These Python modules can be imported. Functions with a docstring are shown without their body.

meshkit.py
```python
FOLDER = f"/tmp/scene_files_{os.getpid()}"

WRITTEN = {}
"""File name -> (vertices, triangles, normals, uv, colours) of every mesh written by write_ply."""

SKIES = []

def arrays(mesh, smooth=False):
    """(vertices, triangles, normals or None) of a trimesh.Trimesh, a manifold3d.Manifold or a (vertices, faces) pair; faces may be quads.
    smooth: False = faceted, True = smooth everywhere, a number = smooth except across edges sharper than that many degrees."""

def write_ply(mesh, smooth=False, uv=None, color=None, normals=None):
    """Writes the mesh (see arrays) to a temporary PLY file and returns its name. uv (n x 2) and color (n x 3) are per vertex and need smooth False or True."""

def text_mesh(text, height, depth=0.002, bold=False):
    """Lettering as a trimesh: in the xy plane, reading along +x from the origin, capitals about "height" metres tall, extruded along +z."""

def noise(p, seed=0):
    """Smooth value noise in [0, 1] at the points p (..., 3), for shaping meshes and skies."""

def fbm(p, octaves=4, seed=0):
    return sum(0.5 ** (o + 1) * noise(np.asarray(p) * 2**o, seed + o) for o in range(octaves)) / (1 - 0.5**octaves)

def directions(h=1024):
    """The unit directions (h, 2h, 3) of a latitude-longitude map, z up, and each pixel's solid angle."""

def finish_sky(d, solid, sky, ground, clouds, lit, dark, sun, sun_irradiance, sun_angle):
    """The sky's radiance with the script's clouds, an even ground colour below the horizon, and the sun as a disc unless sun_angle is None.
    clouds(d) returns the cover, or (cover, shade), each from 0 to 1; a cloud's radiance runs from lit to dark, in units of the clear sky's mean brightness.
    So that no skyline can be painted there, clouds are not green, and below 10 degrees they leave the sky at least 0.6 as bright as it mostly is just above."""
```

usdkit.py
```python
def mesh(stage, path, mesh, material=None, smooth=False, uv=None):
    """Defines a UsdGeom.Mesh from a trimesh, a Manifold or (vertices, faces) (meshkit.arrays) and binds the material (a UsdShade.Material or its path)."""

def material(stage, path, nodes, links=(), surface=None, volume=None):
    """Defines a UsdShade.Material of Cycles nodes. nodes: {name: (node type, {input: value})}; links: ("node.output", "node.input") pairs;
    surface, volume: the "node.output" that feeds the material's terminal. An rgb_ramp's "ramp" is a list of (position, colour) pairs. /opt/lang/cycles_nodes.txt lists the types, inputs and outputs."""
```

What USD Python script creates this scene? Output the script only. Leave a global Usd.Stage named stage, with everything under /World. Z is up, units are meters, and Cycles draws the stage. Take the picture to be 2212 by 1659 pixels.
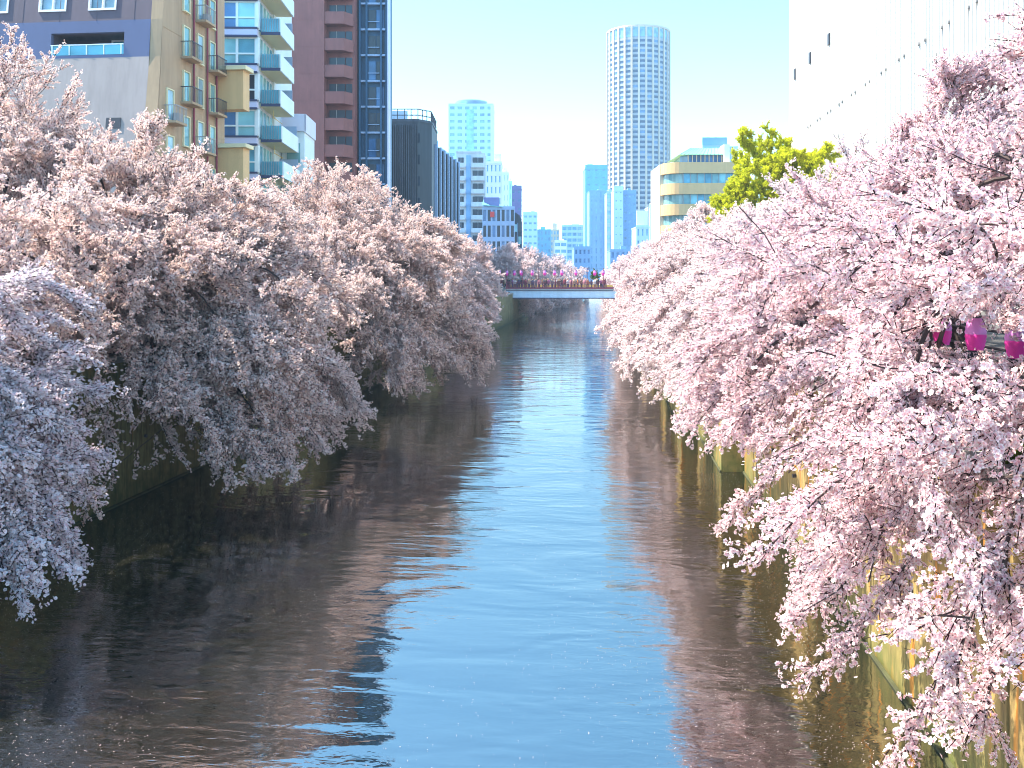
import math, random
import numpy as np
import trimesh
import manifold3d as m3
import usdkit, meshkit
from pxr import Usd, UsdGeom, UsdLux, UsdShade, Gf, Sdf, Vt

stage = Usd.Stage.CreateInMemory()
UsdGeom.SetStageUpAxis(stage, 'Z')
UsdGeom.SetStageMetersPerUnit(stage, 1.0)
UsdGeom.Xform.Define(stage, '/World')
UsdGeom.Scope.Define(stage, '/World/Looks')

# ---------------------------------------------------------------- camera, sky, sun, exposure
YAW = math.radians(5.85)          # camera turned a little left of the canal's axis
EYE = 7.0                         # eye above the water
FW, FH, FPX, HOR = 2212.0, 1659.0, 2000.0, 600.0
EXPOSURE = 1.8
SUN_EL, SUN_AZ_AHEAD = math.radians(57), math.radians(3)
SKY_STRENGTH, SUN_INT = 0.135, 1.25

cam = UsdGeom.Camera.Define(stage, '/World/camera')
cam.CreateHorizontalApertureAttr(36.0)
cam.CreateVerticalApertureAttr(27.0)
cam.CreateFocalLengthAttr(36.0 * FPX / FW)
cam.CreateVerticalApertureOffsetAttr(-(FH / 2 - HOR) / FW * 36.0)
cam.CreateClippingRangeAttr(Gf.Vec2f(0.1, 20000))
cam.CreateExposureAttr(EXPOSURE)
cx = UsdGeom.Xformable(cam)
cx.AddTranslateOp().Set(Gf.Vec3d(0, 0, EYE))
cx.AddRotateZOp().Set(math.degrees(YAW))
cx.AddRotateXOp().Set(90.0)

sun_dir = np.array([-math.cos(SUN_AZ_AHEAD) * math.cos(SUN_EL), math.sin(SUN_AZ_AHEAD) * math.cos(SUN_EL), math.sin(SUN_EL)])
sky_mat = usdkit.material(stage, '/World/Looks/sky_air', {
    'tc': ('texture_coordinate', {}),
    'sky': ('sky_texture', {'sky_type': 'single_scattering', 'sun_disc': False, 'sun_elevation': SUN_EL,
                            'sun_rotation': math.atan2(sun_dir[0], sun_dir[1]), 'altitude': 20.0, 'air_density': 1.0,
                            'aerosol_density': 0.9, 'ozone_density': 1.5}),
    'h': ('hsv', {'hue': 0.482, 'saturation': 1.26, 'value': 1.0, 'fac': 1.0}),
    'bg': ('background_shader', {'strength': SKY_STRENGTH}),
}, [('sky.color', 'h.color'), ('h.color', 'bg.color')], surface='bg.background')
dome = UsdLux.DomeLight.Define(stage, '/World/sky')
UsdShade.MaterialBindingAPI.Apply(dome.GetPrim()).Bind(sky_mat)
dome.GetPrim().SetCustomDataByKey('kind', 'structure')
sun = UsdLux.DistantLight.Define(stage, '/World/sun')
sun.CreateNormalizeAttr(True)
sun.CreateIntensityAttr(SUN_INT)
sun.CreateAngleAttr(0.53)
sun.CreateColorAttr(Gf.Vec3f(1.0, 0.91, 0.77))
zax = Gf.Vec3d(*map(float, sun_dir))
q = Gf.Rotation(Gf.Vec3d(0, 0, 1), zax).GetQuat()
UsdGeom.Xformable(sun).AddOrientOp(UsdGeom.XformOp.PrecisionDouble).Set(q)

# ---------------------------------------------------------------- picture geometry helpers
FWD = np.array([-math.sin(YAW), math.cos(YAW)])
RGT = np.array([math.cos(YAW), math.sin(YAW)])


def CF(u, D):
    """ground position seen at picture column u at camera depth D"""
    return D * FWD + (u - FW / 2) / FPX * D * RGT


def ZV(v, D):
    return EYE + (HOR - v) / FPX * D


# ---------------------------------------------------------------- prim helpers
used = {}


def uniq(parent, name):
    key = parent + '/' + name
    n = used.get(key, 0)
    used[key] = n + 1
    return key if n == 0 else f'{key}_{n:03d}'


def tag(prim, label=None, cat=None, group=None, kind=None):
    for k, v in (('label', label), ('category', cat), ('group', group), ('kind', kind)):
        if v:
            prim.SetCustomDataByKey(k, v)
    return prim


def thing(name, label, cat, loc=(0, 0, 0), rotz=0.0, group=None):
    x = UsdGeom.Xform.Define(stage, uniq('/World', name))
    x.AddTranslateOp().Set(Gf.Vec3d(*map(float, loc)))
    if rotz:
        x.AddRotateZOp().Set(float(math.degrees(rotz)))
    return tag(x.GetPrim(), label, cat, group)


def put(name, mesh, mat, parent=None, smooth=False, label=None, cat=None, group=None, kind=None):
    if isinstance(mesh, MB):
        mesh = mesh.arrays()
    pp = '/World' if parent is None else str(parent.GetPath())
    return tag(usdkit.mesh(stage, uniq(pp, name), mesh, mat, smooth).GetPrim(), label, cat, group, kind)


class MB:
    """collects boxes, quads, prisms and tubes into one mesh"""

    def __init__(self):
        self.v, self.f, self.n = [], [], 0

    def add(self, v, f):
        v = np.asarray(v, float)
        self.v.append(v)
        self.f.append(np.asarray(f, int) + self.n)
        self.n += len(v)
        return self

    def box(self, x0, x1, y0, y1, z0, z1):
        v = [(x, y, z) for x in (x0, x1) for y in (y0, y1) for z in (z0, z1)]
        f = [(0, 1, 3), (0, 3, 2), (4, 6, 7), (4, 7, 5), (0, 4, 5), (0, 5, 1), (2, 3, 7), (2, 7, 6), (0, 2, 6), (0, 6, 4), (1, 5, 7), (1, 7, 3)]
        return self.add(v, f)

    def prism(self, poly, z0, z1):
        """vertical prism over a convex counter-clockwise outline"""
        p = np.asarray(poly, float)
        n = len(p)
        v = np.vstack([np.c_[p, np.full(n, z0)], np.c_[p, np.full(n, z1)]])
        f = [(0, i + 1, i) for i in range(1, n - 1)] + [(n, n + i, n + i + 1) for i in range(1, n - 1)]
        for i in range(n):
            j = (i + 1) % n
            f += [(i, j, n + j), (i, n + j, n + i)]
        return self.add(v, f)

    def quad(self, a, b, c, d):
        return self.add([a, b, c, d], [(0, 1, 2), (0, 2, 3)])

    def tube(self, pts, rad, sides=6):
        p = np.asarray(pts, float)
        r = np.broadcast_to(np.asarray(rad, float), (len(p),))
        t = np.gradient(p, axis=0)
        t /= np.linalg.norm(t, axis=1, keepdims=True) + 1e-9
        ref = np.where(np.abs(t[:, 2:]) < 0.9, [[0, 0, 1.0]], [[1.0, 0, 0]])
        a = np.cross(t, ref)
        a /= np.linalg.norm(a, axis=1, keepdims=True) + 1e-9
        b = np.cross(t, a)
        ang = np.arange(sides) * 2 * np.pi / sides
        v = p[:, None] + r[:, None, None] * (np.cos(ang)[None, :, None] * a[:, None] + np.sin(ang)[None, :, None] * b[:, None])
        m = len(p)
        f = []
        for i in range(m - 1):
            for j in range(sides):
                k = (j + 1) % sides
                f += [(i * sides + j, (i + 1) * sides + j, (i + 1) * sides + k), (i * sides + j, (i + 1) * sides + k, i * sides + k)]
        for j in range(1, sides - 1):
            f += [(0, j, j + 1), ((m - 1) * sides, (m - 1) * sides + j + 1, (m - 1) * sides + j)]
        return self.add(v.reshape(-1, 3), f)

    def lathe(self, prof, sides=12, center=(0, 0)):
        n = len(prof)
        ang = np.arange(sides) * 2 * np.pi / sides
        v = [(center[0] + r * math.cos(a), center[1] + r * math.sin(a), z) for r, z in prof for a in ang]
        f = []
        for i in range(n - 1):
            for j in range(sides):
                k = (j + 1) % sides
                f += [(i * sides + j, i * sides + k, (i + 1) * sides + k), (i * sides + j, (i + 1) * sides + k, (i + 1) * sides + j)]
        return self.add(v, f)

    def arrays(self, M=None):
        v, f = np.vstack(self.v), np.vstack(self.f)
        return v, f


L = '/World/Looks/'


def mat(name, color, rough=0.7, var=0.15, scale=0.6, spec=0.4, streak=0.0, bump=0.0, bscale=8.0, metallic=0.0):
    """painted / mineral surface: base colour broken up by object-space noise, a little vertical staining, a little relief"""
    c = np.array(color, float)
    nodes = {
        'g': ('geometry', {}),
        'mp': ('mapping', {'scale': (scale, scale, scale * 0.35)}),
        'n': ('noise_texture', {'scale': 1.0, 'detail': 5.0, 'roughness': 0.6}),
        'r': ('rgb_ramp', {'ramp': [(0.25, tuple(c * (1 - var))), (0.55, tuple(c)), (0.8, tuple(np.minimum(c * (1 + var * 0.7), 0.9)))]}),
        'p': ('principled_bsdf', {'roughness': rough, 'specular_ior_level': spec, 'metallic': metallic}),
    }
    links = [('g.position', 'mp.vector'), ('mp.vector', 'n.vector'), ('n.fac', 'r.fac')]
    last = 'r.color'
    if streak:
        nodes['mp2'] = ('mapping', {'scale': (2.2, 2.2, 0.12)})
        nodes['n2'] = ('noise_texture', {'scale': 1.0, 'detail': 4.0, 'roughness': 0.65})
        nodes['r2'] = ('rgb_ramp', {'ramp': [(0.35, (1 - streak,) * 3), (0.6, (1, 1, 1))]})
        nodes['mx'] = ('mix_color', {'blend_type': 'multiply', 'fac': 1.0})
        links += [('g.position', 'mp2.vector'), ('mp2.vector', 'n2.vector'), ('n2.fac', 'r2.fac'), ('r.color', 'mx.a'), ('r2.color', 'mx.b')]
        last = 'mx.result'
    links.append((last, 'p.base_color'))
    if bump:
        nodes['n3'] = ('noise_texture', {'scale': bscale, 'detail': 4.0})
        nodes['b'] = ('bump', {'strength': bump, 'distance': 0.02})
        links += [('g.position', 'n3.vector'), ('n3.fac', 'b.height'), ('b.normal', 'p.normal')]
    return usdkit.material(stage, L + name, nodes, links, surface='p.BSDF')


def glass(name, color, rough=0.06, var=0.35, scale=0.4, spec=0.7):
    """window glass of a lived-in building: dim room or curtain behind a reflecting pane"""
    c = np.array(color, float)
    return usdkit.material(stage, L + name, {
        'g': ('geometry', {}),
        'mp': ('mapping', {'scale': (scale, scale, scale)}),
        'n': ('noise_texture', {'scale': 1.0, 'detail': 2.0}),
        'r': ('rgb_ramp', {'ramp': [(0.3, tuple(c * (1 - var))), (0.7, tuple(np.minimum(c * (1 + var), 0.9)))]}),
        'p': ('principled_bsdf', {'roughness': rough, 'specular_ior_level': spec, 'ior': 1.5}),
    }, [('g.position', 'mp.vector'), ('mp.vector', 'n.vector'), ('n.fac', 'r.fac'), ('r.color', 'p.base_color')], surface='p.BSDF')


def petal_mat(name, gain=1.0, tr=0.35, tint=(1, 1, 1), rnd=0.12):
    """blossom spray: colour stored per vertex (twig, petal, eye), a little different on every spray, light passes through petals"""
    return usdkit.material(stage, L + name, {
        'a': ('attribute', {'attribute': 'col'}),
        'o': ('object_info', {}),
        'mr': ('map_range', {'value': 0.5, 'from_min': 0, 'from_max': 1, 'to_min': gain * (1 - rnd), 'to_max': gain * (1 + rnd * 0.5)}),
        'h': ('hsv', {'hue': 0.5, 'saturation': 1.0, 'fac': 1.0}),
        'mx': ('mix_color', {'blend_type': 'multiply', 'fac': 1.0, 'b': tint}),
        'd': ('diffuse_bsdf', {}),
        't': ('translucent_bsdf', {}),
        'm': ('mix_closure', {'fac': tr}),
    }, [('a.color', 'mx.a'), ('o.random', 'mr.value'), ('mr.result', 'h.value'), ('mx.result', 'h.color'), ('h.color', 'd.color'), ('h.color', 't.color'),
        ('d.BSDF', 'm.closure1'), ('t.BSDF', 'm.closure2')], surface='m.closure')


# ---------------------------------------------------------------- materials
M = {}
M['bark'] = mat('bark', (0.06, 0.042, 0.04), 0.9, 0.4, 6, bump=0.6, bscale=30)
M['ground'] = mat('asphalt', (0.07, 0.068, 0.065), 0.95, 0.25, 0.8, bump=0.3)
M['mauve'] = mat('mauve_tile', (0.115, 0.085, 0.11), 0.6, 0.12, 0.7, streak=0.1)
M['slate_blue'] = mat('slate_blue_paint', (0.115, 0.135, 0.24), 0.6, 0.1)
M['grey_panel'] = mat('pale_grey_panel', (0.34, 0.30, 0.29), 0.7, 0.1, streak=0.12)
M['beige'] = mat('beige_render', (0.40, 0.29, 0.18), 0.8, 0.14, 0.5, streak=0.16)
M['white_frame'] = mat('white_frame', (0.78, 0.8, 0.82), 0.4, 0.05)
M['white_paint'] = mat('white_paint', (0.78, 0.79, 0.8), 0.55, 0.06, streak=0.06)
M['dark_metal'] = mat('dark_metal', (0.045, 0.045, 0.055), 0.45, 0.2)
M['rail_metal'] = mat('grey_rail', (0.3, 0.3, 0.3), 0.45, 0.2)
M['navy_edge'] = mat('navy_edge', (0.04, 0.05, 0.11), 0.5, 0.15)
M['cream_soffit'] = mat('cream_soffit', (0.66, 0.62, 0.40), 0.8, 0.08)
M['lilac_tile'] = mat('lilac_tile', (0.5, 0.55, 0.74), 0.5, 0.08)
M['cyan_white'] = mat('pale_panel', (0.66, 0.78, 0.80), 0.4, 0.05)
M['brick'] = mat('red_brown_tile', (0.23, 0.09, 0.08), 0.65, 0.16, 1.2, streak=0.12, bump=0.2, bscale=14)
M['blue_steel'] = mat('blue_steel', (0.022, 0.085, 0.17), 0.45, 0.2)
M['charcoal'] = mat('charcoal_cladding', (0.035, 0.045, 0.06), 0.5, 0.25, 0.4, streak=0.3)
M['charcoal2'] = mat('slate_cladding', (0.06, 0.075, 0.10), 0.5, 0.3, 0.4, streak=0.35)
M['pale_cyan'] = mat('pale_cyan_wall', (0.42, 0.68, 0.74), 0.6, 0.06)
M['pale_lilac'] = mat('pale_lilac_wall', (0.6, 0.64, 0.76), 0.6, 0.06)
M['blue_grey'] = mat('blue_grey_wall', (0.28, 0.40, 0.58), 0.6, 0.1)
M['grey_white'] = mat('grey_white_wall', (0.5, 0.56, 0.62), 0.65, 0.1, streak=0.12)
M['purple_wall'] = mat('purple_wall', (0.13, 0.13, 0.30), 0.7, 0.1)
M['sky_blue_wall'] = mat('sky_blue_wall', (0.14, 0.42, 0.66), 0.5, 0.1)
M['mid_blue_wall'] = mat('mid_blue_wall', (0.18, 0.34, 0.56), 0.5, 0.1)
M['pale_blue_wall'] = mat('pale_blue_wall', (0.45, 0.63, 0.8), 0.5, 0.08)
M['tower_wall'] = mat('tower_wall', (0.30, 0.34, 0.38), 0.6, 0.06)
M['tower_pier'] = mat('tower_pier', (0.52, 0.43, 0.33), 0.6, 0.06)
M['ochre'] = mat('ochre_panel', (0.62, 0.42, 0.20), 0.7, 0.1, streak=0.08)
M['sand'] = mat('sand_wall', (0.50, 0.46, 0.36), 0.7, 0.1, streak=0.1)
M['copper'] = mat('green_copper', (0.20, 0.52, 0.40), 0.6, 0.12)
M['concrete'] = mat('concrete', (0.36, 0.35, 0.32), 0.9, 0.2, 0.8, streak=0.2, bump=0.3)
M['bridge_paint'] = mat('pale_blue_girder', (0.55, 0.72, 0.86), 0.5, 0.08, 0.8, streak=0.1)
M['maroon'] = mat('maroon_paint', (0.24, 0.04, 0.07), 0.55, 0.2)
M['yellow_panel'] = mat('yellow_panel', (0.62, 0.42, 0.07), 0.6, 0.2)
M['awning'] = mat('teal_awning', (0.16, 0.45, 0.48), 0.6, 0.1)
M['red_sign'] = mat('red_sign', (0.6, 0.06, 0.05), 0.5, 0.1)
M['g_cyan'] = glass('cyan_glass', (0.10, 0.32, 0.42))
M['g_blue'] = glass('blue_glass', (0.05, 0.15, 0.32))
M['g_dark'] = glass('dark_glass', (0.012, 0.02, 0.035), 0.25)
M['g_curtain'] = glass('curtained_glass', (0.26, 0.42, 0.50))
M['g_rail'] = glass('rail_glass', (0.10, 0.38, 0.48))
M['g_aqua'] = glass('aqua_glass', (0.22, 0.52, 0.58))
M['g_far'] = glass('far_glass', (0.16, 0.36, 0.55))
M['g_tower'] = glass('tower_glass', (0.02, 0.055, 0.13), 0.25, spec=0.25)
M['g_green'] = glass('green_glass', (0.16, 0.34, 0.36))
M['lantern_pink'] = mat('lantern_pink', (0.88, 0.05, 0.40), 0.6, 0.08, 3)
M['lantern_lilac'] = mat('lantern_lilac', (0.74, 0.26, 0.62), 0.6, 0.08, 3)
M['lantern_red'] = mat('lantern_red', (0.62, 0.04, 0.10), 0.6, 0.08, 3)
M['white_wall'] = mat('white_ribbed_wall', (0.56, 0.55, 0.51), 0.7, 0.04, 0.3, streak=0.04)

# river wall: stained concrete, vertical board marks, moss near the water, rust streaks
def wall_mat(name, base, dark, moss, rust, rust_amt):
    return usdkit.material(stage, L + name, {
        'g': ('geometry', {}),
        'sx': ('separate_xyz', {}),
        'mp': ('mapping', {'scale': (1.0, 1.6, 0.30)}),
        'n': ('noise_texture', {'scale': 1.2, 'detail': 6.0, 'roughness': 0.65}),
        'r': ('rgb_ramp', {'ramp': [(0.3, dark), (0.5, base), (0.72, tuple(min(0.75, 1.25 * x) for x in base))]}),
        'mpv': ('mapping', {'scale': (5.0, 8.0, 1.3)}),
        'nv': ('noise_texture', {'scale': 1.0, 'detail': 5.0, 'roughness': 0.7}),
        'rv': ('rgb_ramp', {'ramp': [(0.38, (0.42, 0.42, 0.40)), (0.56, (1, 1, 1))]}),
        'mv': ('mix_color', {'blend_type': 'multiply', 'fac': 0.85}),
        'mpr': ('mapping', {'scale': (1.0, 3.2, 0.45), 'location': (3.1, 7.7, 0.4)}),
        'nr': ('noise_texture', {'scale': 1.0, 'detail': 3.0, 'roughness': 0.5}),
        'rr': ('rgb_ramp', {'ramp': [(0.60, (0, 0, 0)), (0.68, (rust_amt,) * 3)]}),
        'mr': ('mix_color', {'b': rust}),
        'hz': ('map_range', {'from_min': 0.1, 'from_max': 1.6, 'to_min': 1.0, 'to_max': 0.0, 'clamp': True}),
        'nm': ('noise_texture', {'scale': 2.5, 'detail': 5.0}),
        'mm': ('math', {'math_type': 'multiply', 'use_clamp': True}),
        'ma': ('math', {'math_type': 'multiply', 'value2': 1.5, 'use_clamp': True}),
        'mo': ('mix_color', {'b': moss}),
        'b': ('bump', {'strength': 0.6, 'distance': 0.03}),
        'p': ('principled_bsdf', {'roughness': 0.85, 'specular_ior_level': 0.3}),
    }, [('g.position', 'sx.vector'), ('g.position', 'mp.vector'), ('mp.vector', 'n.vector'), ('n.fac', 'r.fac'),
        ('g.position', 'mpv.vector'), ('mpv.vector', 'nv.vector'), ('nv.fac', 'rv.fac'), ('r.color', 'mv.a'), ('rv.color', 'mv.b'),
        ('g.position', 'mpr.vector'), ('mpr.vector', 'nr.vector'), ('nr.fac', 'rr.fac'), ('mv.result', 'mr.a'), ('rr.color', 'mr.fac'),
        ('sx.z', 'hz.value'), ('g.position', 'nm.vector'), ('hz.result', 'mm.value1'), ('nm.fac', 'mm.value2'), ('mm.value', 'ma.value1'),
        ('mr.result', 'mo.a'), ('ma.value', 'mo.fac'), ('mo.result', 'p.base_color'),
        ('nv.fac', 'b.height'), ('b.normal', 'p.normal')], surface='p.BSDF')


M['wall_r'] = wall_mat('golden_wall', (0.28, 0.195, 0.07), (0.13, 0.095, 0.04), (0.09, 0.105, 0.025), (0.70, 0.24, 0.02), 0.9)
M['foot_moss'] = mat('footing_moss', (0.06, 0.065, 0.025), 0.9, 0.4, 2, bump=0.4)
M['wall_l'] = wall_mat('mossy_wall', (0.22, 0.19, 0.08), (0.12, 0.11, 0.05), (0.06, 0.07, 0.02), (0.30, 0.14, 0.03), 0.4)

M['water'] = usdkit.material(stage, L + 'canal_water', {
    'g': ('geometry', {}),
    'm1': ('mapping', {'scale': (0.32, 0.75, 1.0)}),
    'n1': ('noise_texture', {'scale': 1.0, 'detail': 2.0, 'roughness': 0.5, 'distortion': 0.6}),
    'm2': ('mapping', {'scale': (1.5, 4.2, 1.0), 'rotation': (0, 0, 0.12)}),
    'n2': ('noise_texture', {'scale': 1.0, 'detail': 3.0, 'roughness': 0.55, 'distortion': 0.3}),
    'k1': ('math', {'math_type': 'multiply', 'value2': 1.0}),
    'm3': ('mapping', {'scale': (0.10, 0.05, 1.0)}),
    'n3': ('noise_texture', {'scale': 1.0, 'detail': 2.0}),
    'r3': ('map_range', {'from_min': 0.38, 'from_max': 0.62, 'to_min': 0.05, 'to_max': 0.34, 'clamp': True}),
    'k2': ('math', {'math_type': 'multiply_add'}),
    'b': ('bump', {'strength': 1.0, 'distance': 0.05}),
    'nc': ('noise_texture', {'scale': 0.15, 'detail': 3.0}),
    'rc': ('rgb_ramp', {'ramp': [(0.35, (0.003, 0.004, 0.002)), (0.7, (0.008, 0.0075, 0.004))]}),
    'p': ('principled_bsdf', {'roughness': 0.012, 'ior': 4.3, 'specular_ior_level': 0.5}),
}, [('g.position', 'm1.vector'), ('m1.vector', 'n1.vector'), ('g.position', 'm2.vector'), ('m2.vector', 'n2.vector'),
    ('n1.fac', 'k1.value1'), ('n2.fac', 'k2.value1'), ('g.position', 'm3.vector'), ('m3.vector', 'n3.vector'), ('n3.fac', 'r3.value'), ('r3.result', 'k2.value2'), ('k1.value', 'k2.value3'), ('k2.value', 'b.height'), ('b.normal', 'p.normal'),
    ('g.position', 'nc.vector'), ('nc.fac', 'rc.fac'), ('rc.color', 'p.base_color')], surface='p.BSDF')

# ---------------------------------------------------------------- ground, water, air
ST = 5.3                         # street level above the water
BED = 4.6                        # top of the river walls
XL, XR = -15.0, 4.93             # faces of the left and right wall
FENCE_L, FENCE_R = -16.6, 6.7
g = MB()
g.quad((-3000, -200, ST), (FENCE_L, -200, ST), (FENCE_L, 900, ST), (-3000, 900, ST))
g.quad((FENCE_R, -200, ST), (3000, -200, ST), (3000, 900, ST), (FENCE_R, 900, ST))
g.quad((-3000, 900, ST), (3000, 900, ST), (3000, 3000, ST), (-3000, 3000, ST))
g.quad((FENCE_L, 900, -1), (FENCE_R, 900, -1), (FENCE_R, 900, ST), (FENCE_L, 900, ST))
g.quad((-3000, -3000, ST), (3000, -3000, ST), (3000, -200, ST), (-3000, -200, ST))
put('ground', g, M['ground'], kind='structure')
w = MB()
w.quad((XL - 1, -200, 0), (XR + 1, -200, 0), (XR + 1, 900, 0), (XL - 1, 900, 0))
put('water', w, M['water'], kind='structure')
M['air'] = usdkit.material(stage, L + 'haze_air', {'v': ('principled_volume', {'color': (0.50, 0.76, 1.0), 'density': 0.0003, 'anisotropy': 0.1})}, [], volume='v.volume')
hz = MB().box(-3100, 3100, -3100, 3100, -2.0, 182.0)
put('haze', hz, M['air'], label='pale bluish air between the camera and the far towers', cat='haze', kind='stuff')


def river_wall(name, label, side, segs, mt):
    """segs: (y0, y1, face x, panel length)"""
    t = thing(name, label, 'wall')
    rng = random.Random(5)
    back = (FENCE_L - 0.3) if side < 0 else (FENCE_R + 0.3)
    for (y0, y1, xf, ln) in segs:
        n = max(1, round((y1 - y0) / ln))
        for k in range(n):
            a, b = y0 + (y1 - y0) * k / n, y0 + (y1 - y0) * (k + 1) / n
            j = rng.uniform(-0.012, 0.012)
            gp = 0.02
            m = MB()
            if side > 0:
                m.box(xf + j, xf + 0.35, a + gp, b - gp, -0.8, BED - 0.22)
            else:
                m.box(xf - 0.35, xf + j, a + gp, b - gp, -0.8, BED - 0.22)
            put('panel', m, mt, t)
        core, cop, foot = MB(), MB(), MB()
        if side > 0:
            core.box(xf + 0.06, back, y0, y1, -0.8, BED - 0.24)
            cop.box(xf - 0.08, xf + 0.45, y0, y1, BED - 0.22, BED + 0.02)
            foot.box(xf - 0.07, xf - 0.015, y0, y1, -0.8, 0.05)
        else:
            core.box(back, xf - 0.06, y0, y1, -0.8, BED - 0.24)
            cop.box(xf - 0.45, xf + 0.08, y0, y1, BED - 0.22, BED + 0.02)
            foot.box(xf + 0.015, xf + 0.1, y0, y1, -0.8, 0.06)
        for k in range(int((min(y1, 60) - max(y0, 5)) / 3.1) if y1 > 5 and y0 < 60 else 0):
            yy, zz = max(y0, 5) + 1.3 + k * 3.1, 1.9 + rng.uniform(-0.1, 0.1)
            sg = -1 if side > 0 else 1
            put('weep_pipe', MB().tube([(xf - sg * 0.1, yy, zz), (xf + sg * 0.09, yy, zz - 0.02)], 0.055, 8), M['dark_metal'], t)
        put('backing', core, mt, t)
        put('coping', cop, M['concrete'], t)
        put('footing', foot, M['foot_moss'], t)
    return t


river_wall('river_wall', 'golden stained concrete canal wall on the right bank with vertical joints', 1,
           [(-40, 4, XR, 22), (4, 34, XR, 2.0), (34, 43, 4.12, 1.5), (43, 150, 3.4, 4), (150, 900, 3.4, 750)], M['wall_r'])
river_wall('river_wall', 'dark mossy concrete canal wall under the cherries of the left bank', -1,
           [(-40, 12, XL, 52), (12, 150, XL, 3.0), (150, 900, XL, 750)], M['wall_l'])
# earth beds between wall and fence
for side, x0, x1, y0, y1, zt in ((1, XR + 0.45, FENCE_R - 0.05, -40, 34, BED + 0.1), (1, 4.6, FENCE_R - 0.05, 34, 900, BED + 0.1), (-1, FENCE_L + 0.05, XL - 0.45, -40, 900, BED + 0.1)):
    put('planting_bed', MB().box(x0, x1, y0, y1, 4.2, zt), mat(f'soil_{len(used)}', (0.08, 0.055, 0.035), 0.95, 0.3, 2, bump=0.6), kind='structure')
put('street_edge', MB().box(FENCE_R - 0.04, FENCE_R + 0.2, -40, 900, 4.2, ST + 0.12), M['concrete'], kind='structure')
put('street_edge', MB().box(FENCE_L - 0.2, FENCE_L + 0.04, -40, 900, 4.2, ST + 0.12), M['concrete'], kind='structure')

# ---------------------------------------------------------------- buildings
def facade(wall, x0, x1, y, z0, fh, nf, cols, sp, pier, proud=0.25, inset=0.0, ends=True):
    """adds spandrels and piers to MB wall (front at y - proud); returns the window openings [(xa, xb, za, zb)]"""
    n = cols
    W = (x1 - x0)
    cw = W / n
    out = []
    for k in range(nf):
        wall.box(x0, x1, y - proud, y, z0 + k * fh, z0 + k * fh + sp)
    wall.box(x0, x1, y - proud, y, z0 + nf * fh, z0 + nf * fh + sp * 0.8)
    for i in range(n + 1):
        xc = x0 + i * cw
        a, b = max(x0, xc - pier / 2), min(x1, xc + pier / 2)
        for k in range(nf):
            wall.box(a, b, y - proud + 0.004, y, z0 + k * fh + sp, z0 + (k + 1) * fh)
    for k in range(nf):
        for i in range(n):
            out.append((x0 + i * cw + pier / 2, x0 + (i + 1) * cw - pier / 2, z0 + k * fh + sp, z0 + (k + 1) * fh))
    return out


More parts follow.
